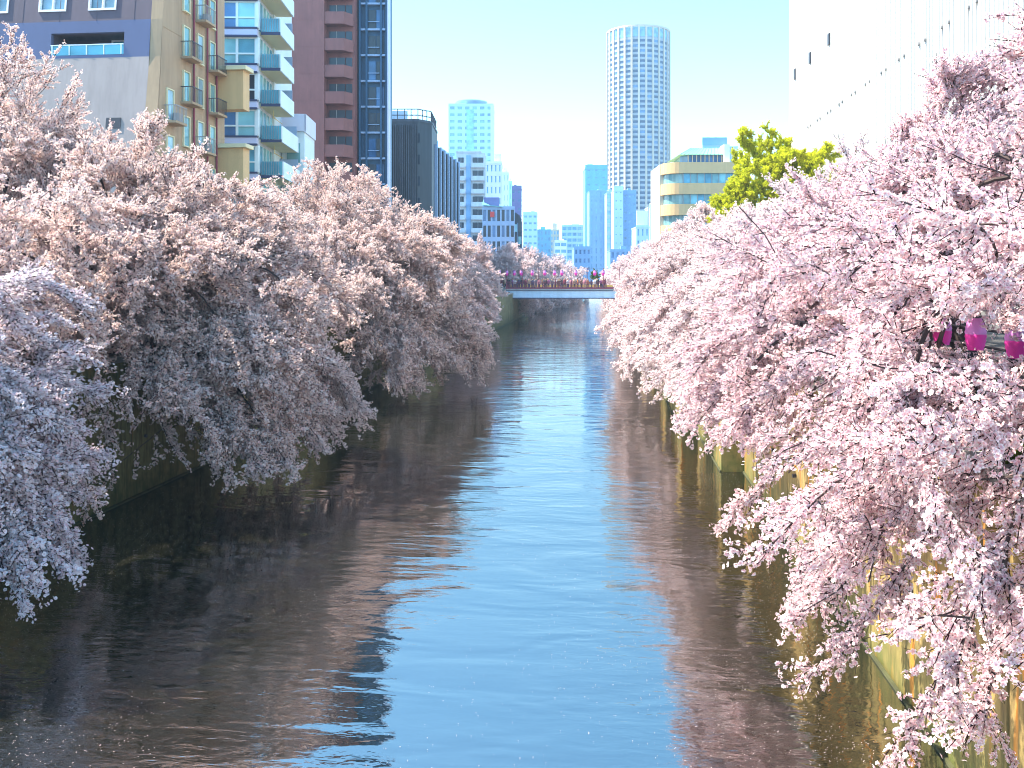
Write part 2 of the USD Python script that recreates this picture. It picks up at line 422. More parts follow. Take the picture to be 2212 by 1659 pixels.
def windows(t, opens, y, gm, frame=None, split=False, name='window', limit=300):
    stuff = MB()
    for i, (xa, xb, za, zb) in enumerate(opens):
        if i >= limit:
            stuff.box(xa + 0.01, xb - 0.01, y - 0.10, y - 0.004, za + 0.01, zb - 0.01)
            continue
        g_ = gm if not isinstance(gm, (list, tuple)) else gm[(i * 7 + i // 5) % len(gm)]
        wp = put(name, MB().box(xa + 0.01, xb - 0.01, y - 0.10, y - 0.004, za + 0.01, zb - 0.01), g_, t)
        if frame is not None:
            f = MB()
            e = 0.09
            f.box(xa + 0.012, xb - 0.012, y - 0.16, y - 0.102, za + 0.012, za + e)
            f.box(xa + 0.012, xb - 0.012, y - 0.16, y - 0.102, zb - e, zb - 0.012)
            f.box(xa + 0.012, xa + e, y - 0.16, y - 0.102, za + e, zb - e)
            f.box(xb - e, xb - 0.012, y - 0.16, y - 0.102, za + e, zb - e)
            if split:
                xm = (xa + xb) / 2
                f.box(xm - 0.05, xm + 0.05, y - 0.16, y - 0.102, za + e, zb - e)
            put('frame', f, frame, wp)
    if stuff.n:
        put(name + '_rest', stuff, gm if not isinstance(gm, (list, tuple)) else gm[0], t, kind='stuff')


def cam_building(name, label, u0, u1, D, cat='building', group=None, extra=0.0):
    """an Xform at the building's front left foot; local x to the right, y away from the camera"""
    p = CF(u0, D)
    t = thing(name, label, cat, (p[0], p[1], ST), YAW + extra, group)
    return t, (u1 - u0) / FPX * D


def simple_block(name, label, u0, u1, vt, D, depth, wm, gm, cols, fh=3.1, sp=1.3, pier=0.8, side_cols=0, extra=0.0, roof=None, low=0.0, split=False, side='left'):
    """box tower: glazing recessed between real spandrels and piers, parapet, roof plant"""
    t, W = cam_building(name, label, u0, u1, D, extra=extra)
    H = ZV(vt, D) - ST
    nf = max(1, int((H - low) / fh))
    z0 = H - nf * fh - 0.6
    wall = MB()
    wall.box(0, W, 0, depth, 0, H - 0.3)
    if z0 > 0.1:
        wall.box(0, W, -0.25, -0.003, 0, z0 - 0.004)
    op = facade(wall, 0, W, 0.0, z0, fh, nf, cols, sp, pier)
    wall.box(-0.1, W + 0.1, -0.32, depth + 0.1, H - 0.3, H)
    put('wall', wall, wm, t)
    windows(t, op, 0.0, gm)
    if side_cols:
        # side facade, turned a quarter
        sgn = 1 if side == 'right' else -1
        sw = MB()
        cw = depth / side_cols
        xo = W if side == 'right' else 0.0
        for k in range(nf):
            sw.box(*sorted((xo, xo + sgn * 0.2)), 0, depth, z0 + k * fh, z0 + k * fh + sp)
        put('side_bands', sw, wm, t)
        for k in range(nf):
            for i in range(side_cols):
                put('side_window', MB().box(*sorted((xo + sgn * 0.004, xo + sgn * 0.07)), i * cw + 0.5, (i + 1) * cw - 0.5, z0 + k * fh + sp, z0 + (k + 1) * fh - 0.02),
                    gm if not isinstance(gm, (list, tuple)) else gm[0], t)
    rr = random.Random(name + label)
    if not roof:
        for q_ in range(2):
            x0 = rr.uniform(0.08, 0.6)
            put('roof_unit', MB().box(W * x0, W * (x0 + rr.uniform(0.12, 0.3)), depth * (0.12 + 0.4 * q_), depth * (0.38 + 0.4 * q_), H + 0.002, H + rr.uniform(0.8, 2.2)), wm, t)
        put('mast', MB().tube([(W * 0.7, depth * 0.93, H), (W * 0.7, depth * 0.93, H + 3.0)], 0.06, 5), M['rail_metal'], t)
    if roof:
        x0, x1, h = roof
        r = MB().box(W * x0, W * x1, depth * 0.25, depth * 0.7, H + 0.002, H + h)
        put('roof_plant', r, wm, t)
    return t, W, H


# --- left: mauve and beige apartment house with a raked front
def beige_house():
    X0 = -29.0
    t = thing('apartment_house', 'beige and mauve apartment house with a raked corner at the far left', 'building', (X0, 58.0, ST))
    # local: x to the river is 0 (side face), negative leftwards; y along the canal. front leans back: y = yf(z)
    zt = 24.6
    prof = [(0.0, -1.7), (9.7, -1.1), (16.2, -0.1), (18.7, 0.1), (zt, 0.9)]
    ye = 10.0

    def yf(z):
        return float(np.interp(z, [p[0] for p in prof], [p[1] for p in prof]))

    wl = -24.0
    side = MB()
    pts = [(yf(z), z) for z in [0, 9.7, 16.2, 18.7, zt]]
    outline = pts + [(ye, zt), (ye, 0)]
    n = len(outline)
    v = [(-0.8, y, z) for y, z in outline] + [(0.0, y, z) for y, z in outline]
    f = []
    for i in range(1, n - 1):
        f += [(0, i, i + 1), (n, n + i + 1, n + i)]
    for i in range(n):
        j = (i + 1) % n
        f += [(i, n + i, n + j), (i, n + j, j)]
    side.add(v, f)
    put('side_wall', side, M['beige'], t)
    wm = MB()

    def front(za, zb, mb, xa=wl, xb=-0.8, thick=0.35, off=0.0):
        ya, yb = yf(za) + off, yf(zb) + off
        vv = [(xa, ya, za), (xb, ya, za), (xb, yb, zb), (xa, yb, zb), (xa, ya + thick, za), (xb, ya + thick, za), (xb, yb + thick, zb), (xa, yb + thick, zb)]
        mb.add(vv, [(0, 1, 2), (0, 2, 3), (5, 4, 7), (5, 7, 6), (4, 0, 3), (4, 3, 7), (1, 5, 6), (1, 6, 2), (3, 2, 6), (3, 6, 7), (4, 5, 1), (4, 1, 0)])

    low = MB()
    front(0, 9.7, low)
    front(9.7, 16.2, low)
    put('lower_wall', low, M['grey_panel'], t)
    # slate-blue belt with a recessed balcony
    ra, rb = -7.7, -2.6
    belt = MB()
    front(16.2, 18.7, belt, wl, ra)
    front(16.2, 18.7, belt, rb, -0.8)
    front(17.9, 18.7, belt, ra, rb)
    front(16.2, 16.4, belt, ra, rb)
    put('balcony_belt', belt, M['slate_blue'], t)
    up = MB()
    # mauve front with three window holes: build bands round the windows
    wins = [(-12.8, -10.85), (-8.7, -6.75), (-5.2, -3.25), (-17.0, -15.0)]
    front(18.7, 19.4, up)
    front(21.85, zt, up)
    xs = sorted(wins)
    prev = wl
    for a, b in xs:
        front(19.4, 21.85, up, prev, a)
        prev = b
    front(19.4, 21.85, up, prev, -0.8)
    put('upper_wall', up, M['mauve'], t)
    # panel joints on the mauve front
    jt = MB()
    for k in range(9):
        x = wl + 2.6 * k + 1.2
        front(18.7, zt, jt, x, x + 0.03, 0.03, -0.012)
    put('joint', jt, M['mauve'], t)
    for a, b in wins:
        wp = MB()
        front(19.4, 21.85, wp, a, b, 0.1, 0.22)
        wpr = put('window', wp, M['g_curtain'] if a > -14 else M['g_cyan'], t)
        fr = MB()
        front(19.4, 19.55, fr, a, b, 0.2, -0.06)
        front(21.7, 21.85, fr, a, b, 0.2, -0.06)
        front(19.55, 21.7, fr, a, a + 0.12, 0.2, -0.06)
        front(19.55, 21.7, fr, b - 0.12, b, 0.2, -0.06)
        front(19.55, 21.7, fr, (a + b) / 2 - 0.05, (a + b) / 2 + 0.05, 0.2, -0.02)
        put('frame', fr, M['white_frame'], wpr)
    # recess
    rc = MB()
    yb = 2.2
    rc.box(ra, -4.6, yb, yb + 0.1, 16.3, 18.1)
    rc.box(ra, rb, yf(16.4) + 0.36, yb, 16.2, 16.35)
    rc.box(ra, rb, yf(18.0) + 0.36, yb, 17.9, 18.1)
    rc.box(ra - 0.1, ra, yf(17.7) + 0.3, yb, 16.3, 18.0)
    rc.box(rb, rb + 0.1, yf(17.7) + 0.3, yb, 16.3, 18.0)
    put('balcony_recess', rc, M['mauve'], t)
    for a, b, gm in ((-4.6, -3.6, 'g_cyan'), (-3.6, rb, 'g_curtain')):
        wp = put('window', MB().box(a, b, yb - 0.1, yb, 16.36, 17.9), M[gm], t)
        put('frame', MB().box(a, a + 0.1, yb - 0.18, yb - 0.102, 16.36, 17.9).box(b - 0.1, b - 0.001, yb - 0.18, yb - 0.102, 16.36, 17.9).box(a + 0.1, b - 0.1, yb - 0.18, yb - 0.102, 17.78, 17.9), M['white_frame'], wp)
    y_ = yf(16.4) + 0.05
    gl = put('balcony_glass', MB().box(ra + 0.02, rb - 0.02, y_, y_ + 0.06, 16.42, 17.05), M['g_rail'], t)
    rl = MB().box(ra + 0.02, rb - 0.02, y_ - 0.04, y_ + 0.1, 17.052, 17.12)
    for k in range(5):
        rl.box(ra + 0.1 + k * 1.2, ra + 0.16 + k * 1.2, y_ - 0.06, y_ - 0.002, 16.42, 17.05)
    put('handrail', rl, M['white_frame'], gl)
    # small dark vent low on the front and canopy lamp
    vm = MB()
    front(11.4, 12.1, vm, -3.4, -2.4, 0.06, -0.05)
    put('vent', vm, M['dark_metal'], t)
    # river side: tall narrow windows, iron balconies, drain pipes
    for pz in (1.5, 4.6, 7.7, 10.8, 13.9, 17.0, 20.1):
        for j, y0 in enumerate((0.6, 3.0, 5.2, 7.2)):
            zz = pz + (1.4 if j == 0 else 0.0)
            if y0 < yf(zz + 2.2) + 0.9 or zz + 2.3 > zt:
                continue
            wp = put('side_window', MB().box(0.003, 0.05, y0, y0 + 0.85, zz, zz + 2.0), M['g_green'] if j % 2 else M['g_curtain'], t)
            put('frame', MB().box(0.003, 0.13, y0 - 0.08, y0 - 0.002, zz - 0.08, zz + 2.08).box(0.003, 0.13, y0 + 0.852, y0 + 0.93, zz - 0.08, zz + 2.08).box(0.003, 0.13, y0, y0 + 0.85, zz + 2.002, zz + 2.08).box(0.003, 0.2, y0, y0 + 0.85, zz - 0.08, zz - 0.002), M['cream_soffit'], wp)
            if (j + int(pz)) % 2 == 0 or j == 0:
                b = MB().box(0.003, 0.85, y0 - 0.35, y0 + 1.3, zz - 0.30, zz - 0.14)
                bp = put('balcony', b, M['beige'], t)
                r = MB()
                for k in range(9):
                    yy = y0 - 0.33 + k * 0.2
                    r.box(0.80, 0.83, yy, yy + 0.025, zz - 0.14, zz + 0.85)
                for k in range(4):
                    r.box(0.1 + k * 0.2, 0.125 + k * 0.2, y0 - 0.33, y0 - 0.305, zz - 0.14, zz + 0.85)
                r.box(0.02, 0.85, y0 - 0.35, y0 - 0.29, zz + 0.85, zz + 0.9).box(0.79, 0.85, y0 - 0.29, y0 + 1.3, zz + 0.85, zz + 0.9)
                put('railing', r, M['dark_metal'] if j % 2 else M['rail_metal'], bp)
                if j % 2 == 0:
                    put('air_conditioner', MB().box(0.2, 0.62, y0 + 0.5, y0 + 1.1, zz - 0.136, zz + 0.5), M['grey_panel'], bp)
    for y in (4.5, 6.7, 8.3):
        put('drain_pipe', MB().tube([(0.12, y, 0), (0.12, y, zt - 0.3)], 0.07, 7), M['maroon'], t)
    for z in (6.6, 12.2, 18.2):
        put('floor_joint', MB().box(0.001, 0.02, yf(z) + 0.2, ye, z, z + 0.06), M['beige'], t)
    put('roof', MB().box(wl, -0.8, yf(zt) + 0.4, ye, zt - 0.4, zt - 0.05), M['concrete'], t)
    put('back_wall', MB().box(wl, -0.8, ye - 0.4, ye, 0, zt - 0.42).box(wl, wl + 0.4, yf(zt) + 0.4, ye - 0.4, 0, zt - 0.42), M['beige'], t)
    # projecting bay with planted tubs at its far end
    bay = put('corner_bay', MB().box(0.004, 2.0, 8.7, 9.9, 8.2, 11.4), M['ochre'], t)
    put('corner_bay', MB().box(0.004, 2.0, 8.7, 9.9, 14.3, 17.2), M['ochre'], t)
    for za, zb in ((7.9, 8.19), (11.41, 11.7), (17.21, 17.5)):
        put('bay_slab', MB().box(0.004, 2.3, 8.4, 10.0, za, zb), M['cream_soffit'], t)


beige_house()


# --- cyan and white balcony apartments
def cyan_house():
    D = 78.0
    p = CF(556, D)
    t = thing('balcony_apartments', 'cyan glass apartment block with white balconies beside the beige house', 'building', (p[0], p[1], ST), YAW + 0.03)
    fh = 3.04
    ztop = 27.9 - ST
    bands = [ztop - k * fh for k in range(-1, 8)]
    H = bands[0] + 3.6
    put('core', MB().box(-10, -0.004, 0.3, 13, 0, H), M['grey_white'], t)
    put('side_wall', MB().box(-0.002, 0.2, 5.4, 13, 0, H), M['cyan_white'], t)
    for i, zb in enumerate(bands):
        # slab edge of white tile with navy lines above and below
        put('slab_band', MB().box(-10, 0.0, -0.25, 0.29, zb - 0.5, zb), M['lilac_tile'], t)
        put('slab_line', MB().box(-10, 0.01, -0.28, -0.06, zb + 0.002, zb + 0.17).box(-10, 0.01, -0.28, -0.06, zb - 0.66, zb - 0.502), M['navy_edge'], t)
        top = zb + fh - 0.66
        # front glazing: three panes, lower lights
        for j, (xa, xb) in enumerate(((-5.6, -3.9), (-3.9, -1.7), (-1.7, -0.12))):
            gm = M[['g_aqua', 'g_cyan', 'g_blue'][(i + j) % 3]]
            if i == 3 and j == 2:
                gm = M['g_dark']
            wp = put('window', MB().box(xa, xb, 0.02, 0.1, zb + 0.18, top), gm, t)
            put('frame', MB().box(xa, xa + 0.1, -0.06, 0.018, zb + 0.18, top).box(xb - 0.1, xb - 0.002, -0.06, 0.018, zb + 0.18, top).box(xa + 0.1, xb - 0.1, -0.06, 0.018, zb + 0.95, zb + 1.08)
                .box(xa + 0.1, xb - 0.1, -0.06, 0.018, top - 0.12, top), M['cyan_white'], wp)
        lv = MB()
        for k in range(9):
            z = zb + 0.22 + k * 0.24
            lv.box(-10, -5.62, -0.02, 0.12, z, z + 0.21)
        put('tile_panel', lv, M['lilac_tile'], t)
        put('corner_post', MB().box(-0.118, 0.1, -0.08, 0.28, zb + 0.18, top), M['cyan_white'], t)
        # river side glazing
        for j in range(4):
            ya = 0.45 + j * 1.2
            wp = put('side_window', MB().box(0.001, 0.06, ya, ya + 1.1, zb + 0.1, top + 0.1), M[['g_green', 'g_cyan', 'g_green', 'g_aqua'][(i + j) % 4]], t)
            put('frame', MB().box(0.0, 0.12, ya - 0.09, ya - 0.002, zb + 0.1, top + 0.1), M['cyan_white'], wp)
        # balcony: slab, soffit, glazed front rail, white side panels
        ext = 1.75 + 0.12 * max(0, i - 3)
        ln = 6.2 + (1.4 if i >= 4 else 0)
        b = put('balcony', MB().box(0.004, ext, 0.7, ln, zb - 0.22, zb - 0.02), M['cream_soffit'], t)
        put('slab_edge', MB().box(0.13, ext + 0.02, 0.62, 0.698, zb - 0.26, zb - 0.02), M['navy_edge'], b)
        put('front_rail', MB().box(0.13, ext - 0.06, 0.70, 0.75, zb + 0.02, zb + 1.15), M['g_rail'], b)
        put('side_panel', MB().box(ext - 0.05, ext + 0.06, 0.70, ln, zb - 0.24, zb + 1.15), M['cyan_white'], b)
        rp = MB()
        for k in range(8):
            rp.box(0.2 + k * 0.2, 0.225 + k * 0.2, 0.62, 0.695, zb, zb + 1.15)
        put('rail_post', rp, M['rail_metal'], b)
        put('end_screen', MB().box(0.1, ext - 0.1, ln - 0.1, ln - 0.02, zb + 0.02, zb + 2.2), M['blue_grey'], b)
        if i >= 4:
            put('clothes_pole', MB().tube([(ext * 0.6, 1.0, zb + 1.9), (ext * 0.6, 4.4, zb + 1.9)], 0.03, 5).tube([(ext * 0.6, 1.0, zb + 1.9), (ext * 0.6, 1.0, zb + 2.5)], 0.02, 5), M['yellow_panel'], b)
    # lower wing behind, stepping out towards the canal
    put('rear_wing', MB().box(0.3, 2.4, 8.0, 13.0, 0, 15.8), M['cyan_white'], t)
    put('rear_wing_rail', MB().box(2.402, 2.55, 7.8, 13.0, 15.2, 16.9).box(0.3, 2.55, 7.8, 7.99, 15.3, 16.9), M['pale_lilac'], t)
    put('rear_window', MB().box(0.8, 2.0, 7.9, 7.99, 12.4, 14.2), M['g_green'], t)


cyan_house()


# --- red-brown tower with blue glazed wing
def brown_tower():
    D = 107.0
    t, W = cam_building('brown_tower_block', 'red brown tiled tower block with recessed balconies and blue glazed wing', 610, 757, D)
    H = 47 - ST
    xb0 = (700 - 610) / FPX * D
    xb1 = (742 - 610) / FPX * D
    wall = MB()
    wall.box(-4, xb0, 0, 12, 0, H)
    wall.box(xb0, W + 0.2, 1.7, 12, 0, H)
    put('wall', wall, M['brick'], t)
    for z in np.arange(0.5, H, 3.1):
        put('floor_joint', MB().box(-4, xb0 - 0.01, -0.012, -0.001, z, z + 0.05), M['brick'], t)
    fh = 3.08
    zb = ZV(103, D) - ST
    zs = [zb + fh * k for k in range(-7, 4)]
    for i, z in enumerate(zs):
        pl = [(xb0 + 0.002, 0.3), (xb1, 0.3), (W, 1.5), (W, 1.69), (xb0 + 0.002, 1.69)]
        b = put('balcony', MB().prism(pl, z - 0.2, z), M['brick'], t)
        put('parapet', MB().box(xb0 + 0.003, xb1, 0.12, 0.29, z - 0.25, z + 1.15).add(
            [(xb1, 0.12, z - 0.25), (W + 0.1, 1.4, z - 0.25), (W + 0.1, 1.4, z + 1.15), (xb1, 0.12, z + 1.15), (xb1, 0.29, z - 0.25), (W, 1.5, z - 0.25), (W, 1.5, z + 1.15), (xb1, 0.29, z + 1.15)],
            [(0, 1, 2), (0, 2, 3), (5, 4, 7), (5, 7, 6), (3, 2, 6), (3, 6, 7), (0, 4, 5), (0, 5, 1), (1, 5, 6), (1, 6, 2)]), M['brick'], b)
        wp = put('window', MB().box(xb0 + 0.3, xb1 - 0.1, 1.6, 1.697, z + 0.1, z + 2.3), M['g_dark'], t)
        put('frame', MB().box(xb0 + 1.1, xb0 + 1.2, 1.54, 1.598, z + 0.1, z + 2.3), M['rail_metal'], wp)
        put('window', MB().box(xb1, W - 0.1, 1.6, 1.697, z + 0.1, z + 2.3), M['g_dark'], t)
    # blue wing: steel frame, beams per floor, dim glazing
    x0, x1 = W + 0.3, W + 0.3 + (828 - 762) / FPX * D
    put('wing_wall', MB().box(x0, x1, 4.0, 7.5, 0, H + 1), M['blue_steel'], t)
    for x in (x0 + 0.1, x0 + 0.9, x1 - 0.9, x1 - 0.25):
        put('column', MB().box(x, x + 0.22, 3.4, 3.99, 0, H + 1), M['blue_steel'], t)
    for i, z in enumerate(zs):
        put('beam', MB().box(x0 + 0.33, x1 - 0.3, 3.5, 3.9, z - 0.12, z + 0.1), M['blue_grey'], t)
        put('wing_rail', MB().box(x0 + 1.15, x1 - 1.0, 3.55, 3.6, z + 0.9, z + 0.98), M['blue_grey'], t)
        for k in range(2):
            put('wing_window', MB().box(x0 + 1.2 + k * 0.95, x0 + 2.05 + k * 0.95, 3.9, 3.99, z + 0.2, z + 2.4), M['g_dark'] if (i + k) % 3 else M['g_blue'], t)
    put('edge_fin', MB().box(x1, x1 + 0.22, 3.2, 4.4, 0, H + 1), M['pale_lilac'], t)


brown_tower()


# --- charcoal building with rooftop screen, and slate block behind it
def charcoal():
    D = 138.0
    t, W = cam_building('charcoal_building', 'charcoal clad building with a chamfered corner and open rooftop screen', 800, 930, D)
    H = ZV(262, D) - ST
    c = 1.9
    pl = [(0, 0), (W - c, 0), (W, c * 1.2), (W, 12), (0, 12)]
    put('wall', MB().prism(pl, 0, H), M['charcoal'], t)
    fins = MB()
    for k in range(22):
        x = 0.2 + k * (W - c) / 22
        put('fin', MB().box(x, x + 0.14, -0.22, -0.002, 0, H - 0.5), M['charcoal2'] if k % 3 else M['charcoal'], t)
    for k in range(8):
        for j in range(3):
            z = H - 3.2 * (k + 1)
            put('window', MB().box(2.0 + j * 2.2, 3.0 + j * 2.2, -0.06, -0.003, z, z + 1.4), M['g_dark'], t)
    put('parapet', MB().prism([(x - 0.1 if x < 1 else x + 0.1, y) for x, y in pl], H + 0.002, H + 0.35), M['charcoal2'], t)
    hs = 1.85
    edge = [(0, 0.2), (W - c, 0.2), (W - 0.1, c * 1.2), (W - 0.1, 11.8)]
    for a, b in zip(edge[:-1], edge[1:]):
        n = max(2, int(math.dist(a, b) / 0.9))
        for k in range(n):
            s = k / n
            x, y = a[0] + (b[0] - a[0]) * s, a[1] + (b[1] - a[1]) * s
            put('screen_post', MB().box(x - 0.05, x + 0.05, y - 0.05, y + 0.05, H + 0.36, H + hs), M['charcoal'], t)
    for z in (H + 0.95, H + hs):
        m = MB()
        for a, b in zip(edge[:-1], edge[1:]):
            m.tube([(a[0], a[1], z), (b[0], b[1], z)], 0.07, 4)
        put('screen_rail', m, M['charcoal'], t)
    put('screen_panel', MB().box(2.4, 5.4, 1.2, 1.3, H + 0.36, H + hs - 0.1), M['pale_blue_wall'], t)
    # slate block farther along the canal
    s = thing('slate_block', 'long slate grey block with vertical ribs stretching behind the charcoal building', 'building', (-27.0, 143.0, ST))
    hs = 28 - ST
    put('wall', MB().box(-14, 0, 0, 24, 0, hs), M['charcoal2'], s)
    for k in range(13):
        put('rib', MB().box(0.002, 0.5, 0.4 + k * 1.85, 0.9 + k * 1.85, 0, hs - (0.4 if k % 2 else 0.0)), M['charcoal'] if k % 2 else M['blue_grey'], s)
    for k in range(6):
        for j in range(12):
            put('window', MB().box(0.002, 0.1, 1.1 + j * 1.85, 2.0 + j * 1.85, hs - 3.2 * (k + 1), hs - 3.2 * (k + 1) + 1.6), M['g_dark'], s)
    put('roof_tank', MB().box(-5, -1.5, 8, 12, hs + 0.002, hs + 2.2), M['sky_blue_wall'], s)
    put('roof_house', MB().box(-6, -1.0, 14, 20, hs + 0.002, hs + 1.2), M['pale_blue_wall'], s)


charcoal()

# --- far towers and blocks
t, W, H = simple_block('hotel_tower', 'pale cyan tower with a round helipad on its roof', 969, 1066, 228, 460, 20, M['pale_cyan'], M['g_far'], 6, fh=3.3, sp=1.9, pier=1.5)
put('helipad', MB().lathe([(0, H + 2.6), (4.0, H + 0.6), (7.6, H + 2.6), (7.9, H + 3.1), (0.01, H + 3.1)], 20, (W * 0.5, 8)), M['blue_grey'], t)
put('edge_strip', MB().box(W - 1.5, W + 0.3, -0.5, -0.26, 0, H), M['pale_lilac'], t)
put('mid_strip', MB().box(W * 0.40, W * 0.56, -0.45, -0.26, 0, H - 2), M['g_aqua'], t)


def balcony_block():
    D = 214.0
    t, W = cam_building('balcony_block', 'narrow grey white apartment block with stacked balconies and blue stair strip', 986, 1048, D)
    H = ZV(330, D) - ST
    put('wall', MB().box(0, W, 0, 10, 0, H), M['grey_white'], t)
    put('roof_rim', MB().box(-0.1, W - 0.8, -0.2, 10, H + 0.002, H + 0.4), M['grey_white'], t)
    fh = 3.0
    put('stair_strip', MB().box(W * 0.34, W * 0.5, -0.25, -0.003, 0, H - 0.6), M['mid_blue_wall'], t)
    for k in range(9):
        z = H - 3.2 - fh * k
        if z < 0.2:
            break
        for xa, xb in ((0.1, W * 0.30), (W * 0.52, W * 0.98)):
            b = put('balcony', MB().box(xa, xb, -0.95, -0.003, z - 0.25, z - 0.05), M['white_paint'], t)
            put('parapet', MB().box(xa, xb, -1.05, -0.96, z - 0.3, z + 0.75), M['grey_white'], b)
            put('window', MB().box(xa + 0.3, (xa + xb) / 2 - 0.05, -0.08, -0.004, z, z + 2.1), M['g_dark'], t)
            put('window', MB().box((xa + xb) / 2 + 0.05, xb - 0.3, -0.08, -0.004, z, z + 2.1), M['g_dark'], t)


balcony_block()
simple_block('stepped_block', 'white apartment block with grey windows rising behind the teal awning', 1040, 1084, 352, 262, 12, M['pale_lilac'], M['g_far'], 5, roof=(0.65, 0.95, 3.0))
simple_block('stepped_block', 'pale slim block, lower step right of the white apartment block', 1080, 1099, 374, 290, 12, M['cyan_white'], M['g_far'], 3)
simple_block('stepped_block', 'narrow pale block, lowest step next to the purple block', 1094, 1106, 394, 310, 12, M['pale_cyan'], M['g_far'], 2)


def glass_corner():
    D = 188.0
    t, W = cam_building('glass_corner_building', 'low dark glass building with a teal slanted awning roof and red sign', 1042, 1112, D)
    H = ZV(448, D) - ST
    wall = MB().box(0, W, 0, 9, 0, H)
    op = facade(wall, 0, W, 0, max(0.1, H - 3 * 3.2 - 0.5), 3.2, 3, 7, 0.9, 0.35)
    put('wall', wall, M['blue_grey'], t)
    windows(t, op, 0, [M['g_dark'], M['g_blue'], M['g_dark']])
    put('awning_roof', MB().add([(0, -0.6, H + 0.35), (W * 0.62, -0.6, H + 0.02), (W * 0.62, 6, H + 0.1), (0, 6, H + 1.9), (0, -0.6, H + 0.5), (W * 0.62, -0.6, H + 0.15), (W * 0.62, 6, H + 0.25), (0, 6, H + 2.1)],
                                [(0, 2, 1), (0, 3, 2), (4, 5, 6), (4, 6, 7), (0, 1, 5), (0, 5, 4), (1, 2, 6), (1, 6, 5), (2, 3, 7), (2, 7, 6), (3, 0, 4), (3, 4, 7)]), M['awning'], t)
    put('upper_storey', MB().box(0.2, W * 0.5, 3.0, 9, H + 0.003, H + 2.3), M['purple_wall'], t)
    put('sign', MB().box(W * 0.24, W * 0.37, -0.45, -0.27, H - 2.0, H - 0.9), M['red_sign'], t)
    t2, W2 = cam_building('dark_annex', 'dark arched glass annex in front of the purple block', 1088, 1128, 196)
    H2 = ZV(458, 196) - ST
    a = MB()
    ang = np.linspace(math.pi, 0, 9)
    pts = [(W2 / 2 + W2 / 2 * math.cos(q_), H2 - 2.5 + 2.5 * math.sin(q_)) for q_ in ang]
    poly = [(0, 0), (W2, 0)] + pts[::-1]
    n = len(poly)
    v = [(x, 0, z) for x, z in poly] + [(x, 10, z) for x, z in poly]
    f = [(0, i, i + 1) for i in range(1, n - 1)] + [(n, n + i + 1, n + i) for i in range(1, n - 1)]
    for i in range(n):
        j = (i + 1) % n
        f += [(i, n + i, n + j), (i, n + j, j)]
    a.add(v, f)
    put('wall', a, M['charcoal2'], t2)
    for i in range(4):
        for k in range(3):
            put('window', MB().box(0.4 + i * 0.9, 1.05 + i * 0.9, -0.1, -0.003, H2 - 4.2 - 2.6 * k, H2 - 2.6 - 2.6 * k), M['g_dark'] if (i + k) % 2 else M['g_aqua'], t2)
    for i in range(5):
        put('mullion', MB().box(0.22 + i * 0.9, 0.34 + i * 0.9, -0.2, -0.003, 0, H2 - 2.3), M['blue_grey'], t2)


glass_corner()
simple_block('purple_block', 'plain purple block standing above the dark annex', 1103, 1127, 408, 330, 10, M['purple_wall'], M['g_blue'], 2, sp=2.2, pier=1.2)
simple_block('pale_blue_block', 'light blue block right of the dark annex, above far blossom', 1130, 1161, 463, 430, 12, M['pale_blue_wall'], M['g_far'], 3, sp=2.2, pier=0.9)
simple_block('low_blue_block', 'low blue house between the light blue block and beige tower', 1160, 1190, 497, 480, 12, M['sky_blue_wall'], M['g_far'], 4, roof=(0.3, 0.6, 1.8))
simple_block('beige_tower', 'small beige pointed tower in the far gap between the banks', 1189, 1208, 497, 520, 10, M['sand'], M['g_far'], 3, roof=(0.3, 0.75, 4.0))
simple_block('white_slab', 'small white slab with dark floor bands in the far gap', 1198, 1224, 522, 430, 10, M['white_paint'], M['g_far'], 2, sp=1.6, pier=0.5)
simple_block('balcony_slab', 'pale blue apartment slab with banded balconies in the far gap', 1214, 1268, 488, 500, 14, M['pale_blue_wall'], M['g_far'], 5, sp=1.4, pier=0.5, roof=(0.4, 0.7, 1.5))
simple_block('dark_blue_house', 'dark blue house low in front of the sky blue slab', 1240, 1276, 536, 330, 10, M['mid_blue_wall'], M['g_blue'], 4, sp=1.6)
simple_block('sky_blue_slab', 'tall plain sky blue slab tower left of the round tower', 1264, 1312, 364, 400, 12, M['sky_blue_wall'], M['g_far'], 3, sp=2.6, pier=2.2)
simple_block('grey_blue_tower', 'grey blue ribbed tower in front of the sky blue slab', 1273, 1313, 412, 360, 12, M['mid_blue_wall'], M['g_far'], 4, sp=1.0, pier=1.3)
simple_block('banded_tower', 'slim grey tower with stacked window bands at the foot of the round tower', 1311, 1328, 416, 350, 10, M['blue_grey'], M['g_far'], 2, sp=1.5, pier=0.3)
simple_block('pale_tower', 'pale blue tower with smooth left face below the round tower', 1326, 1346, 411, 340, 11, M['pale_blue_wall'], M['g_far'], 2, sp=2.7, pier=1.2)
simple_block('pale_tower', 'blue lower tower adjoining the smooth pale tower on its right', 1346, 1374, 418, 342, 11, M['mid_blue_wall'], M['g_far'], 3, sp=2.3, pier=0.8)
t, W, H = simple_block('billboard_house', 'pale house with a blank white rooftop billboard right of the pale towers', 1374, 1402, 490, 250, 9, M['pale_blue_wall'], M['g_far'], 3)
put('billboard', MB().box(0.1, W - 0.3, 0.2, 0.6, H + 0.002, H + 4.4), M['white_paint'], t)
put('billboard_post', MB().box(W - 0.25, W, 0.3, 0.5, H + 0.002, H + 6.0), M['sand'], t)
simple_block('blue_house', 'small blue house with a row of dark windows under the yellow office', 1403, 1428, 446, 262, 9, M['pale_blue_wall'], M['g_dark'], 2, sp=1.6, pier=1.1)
simple_block('low_blue_house', 'low blue house hidden by blossom beneath the pale towers', 1318, 1362, 541, 300, 9, M['mid_blue_wall'], M['g_blue'], 4)


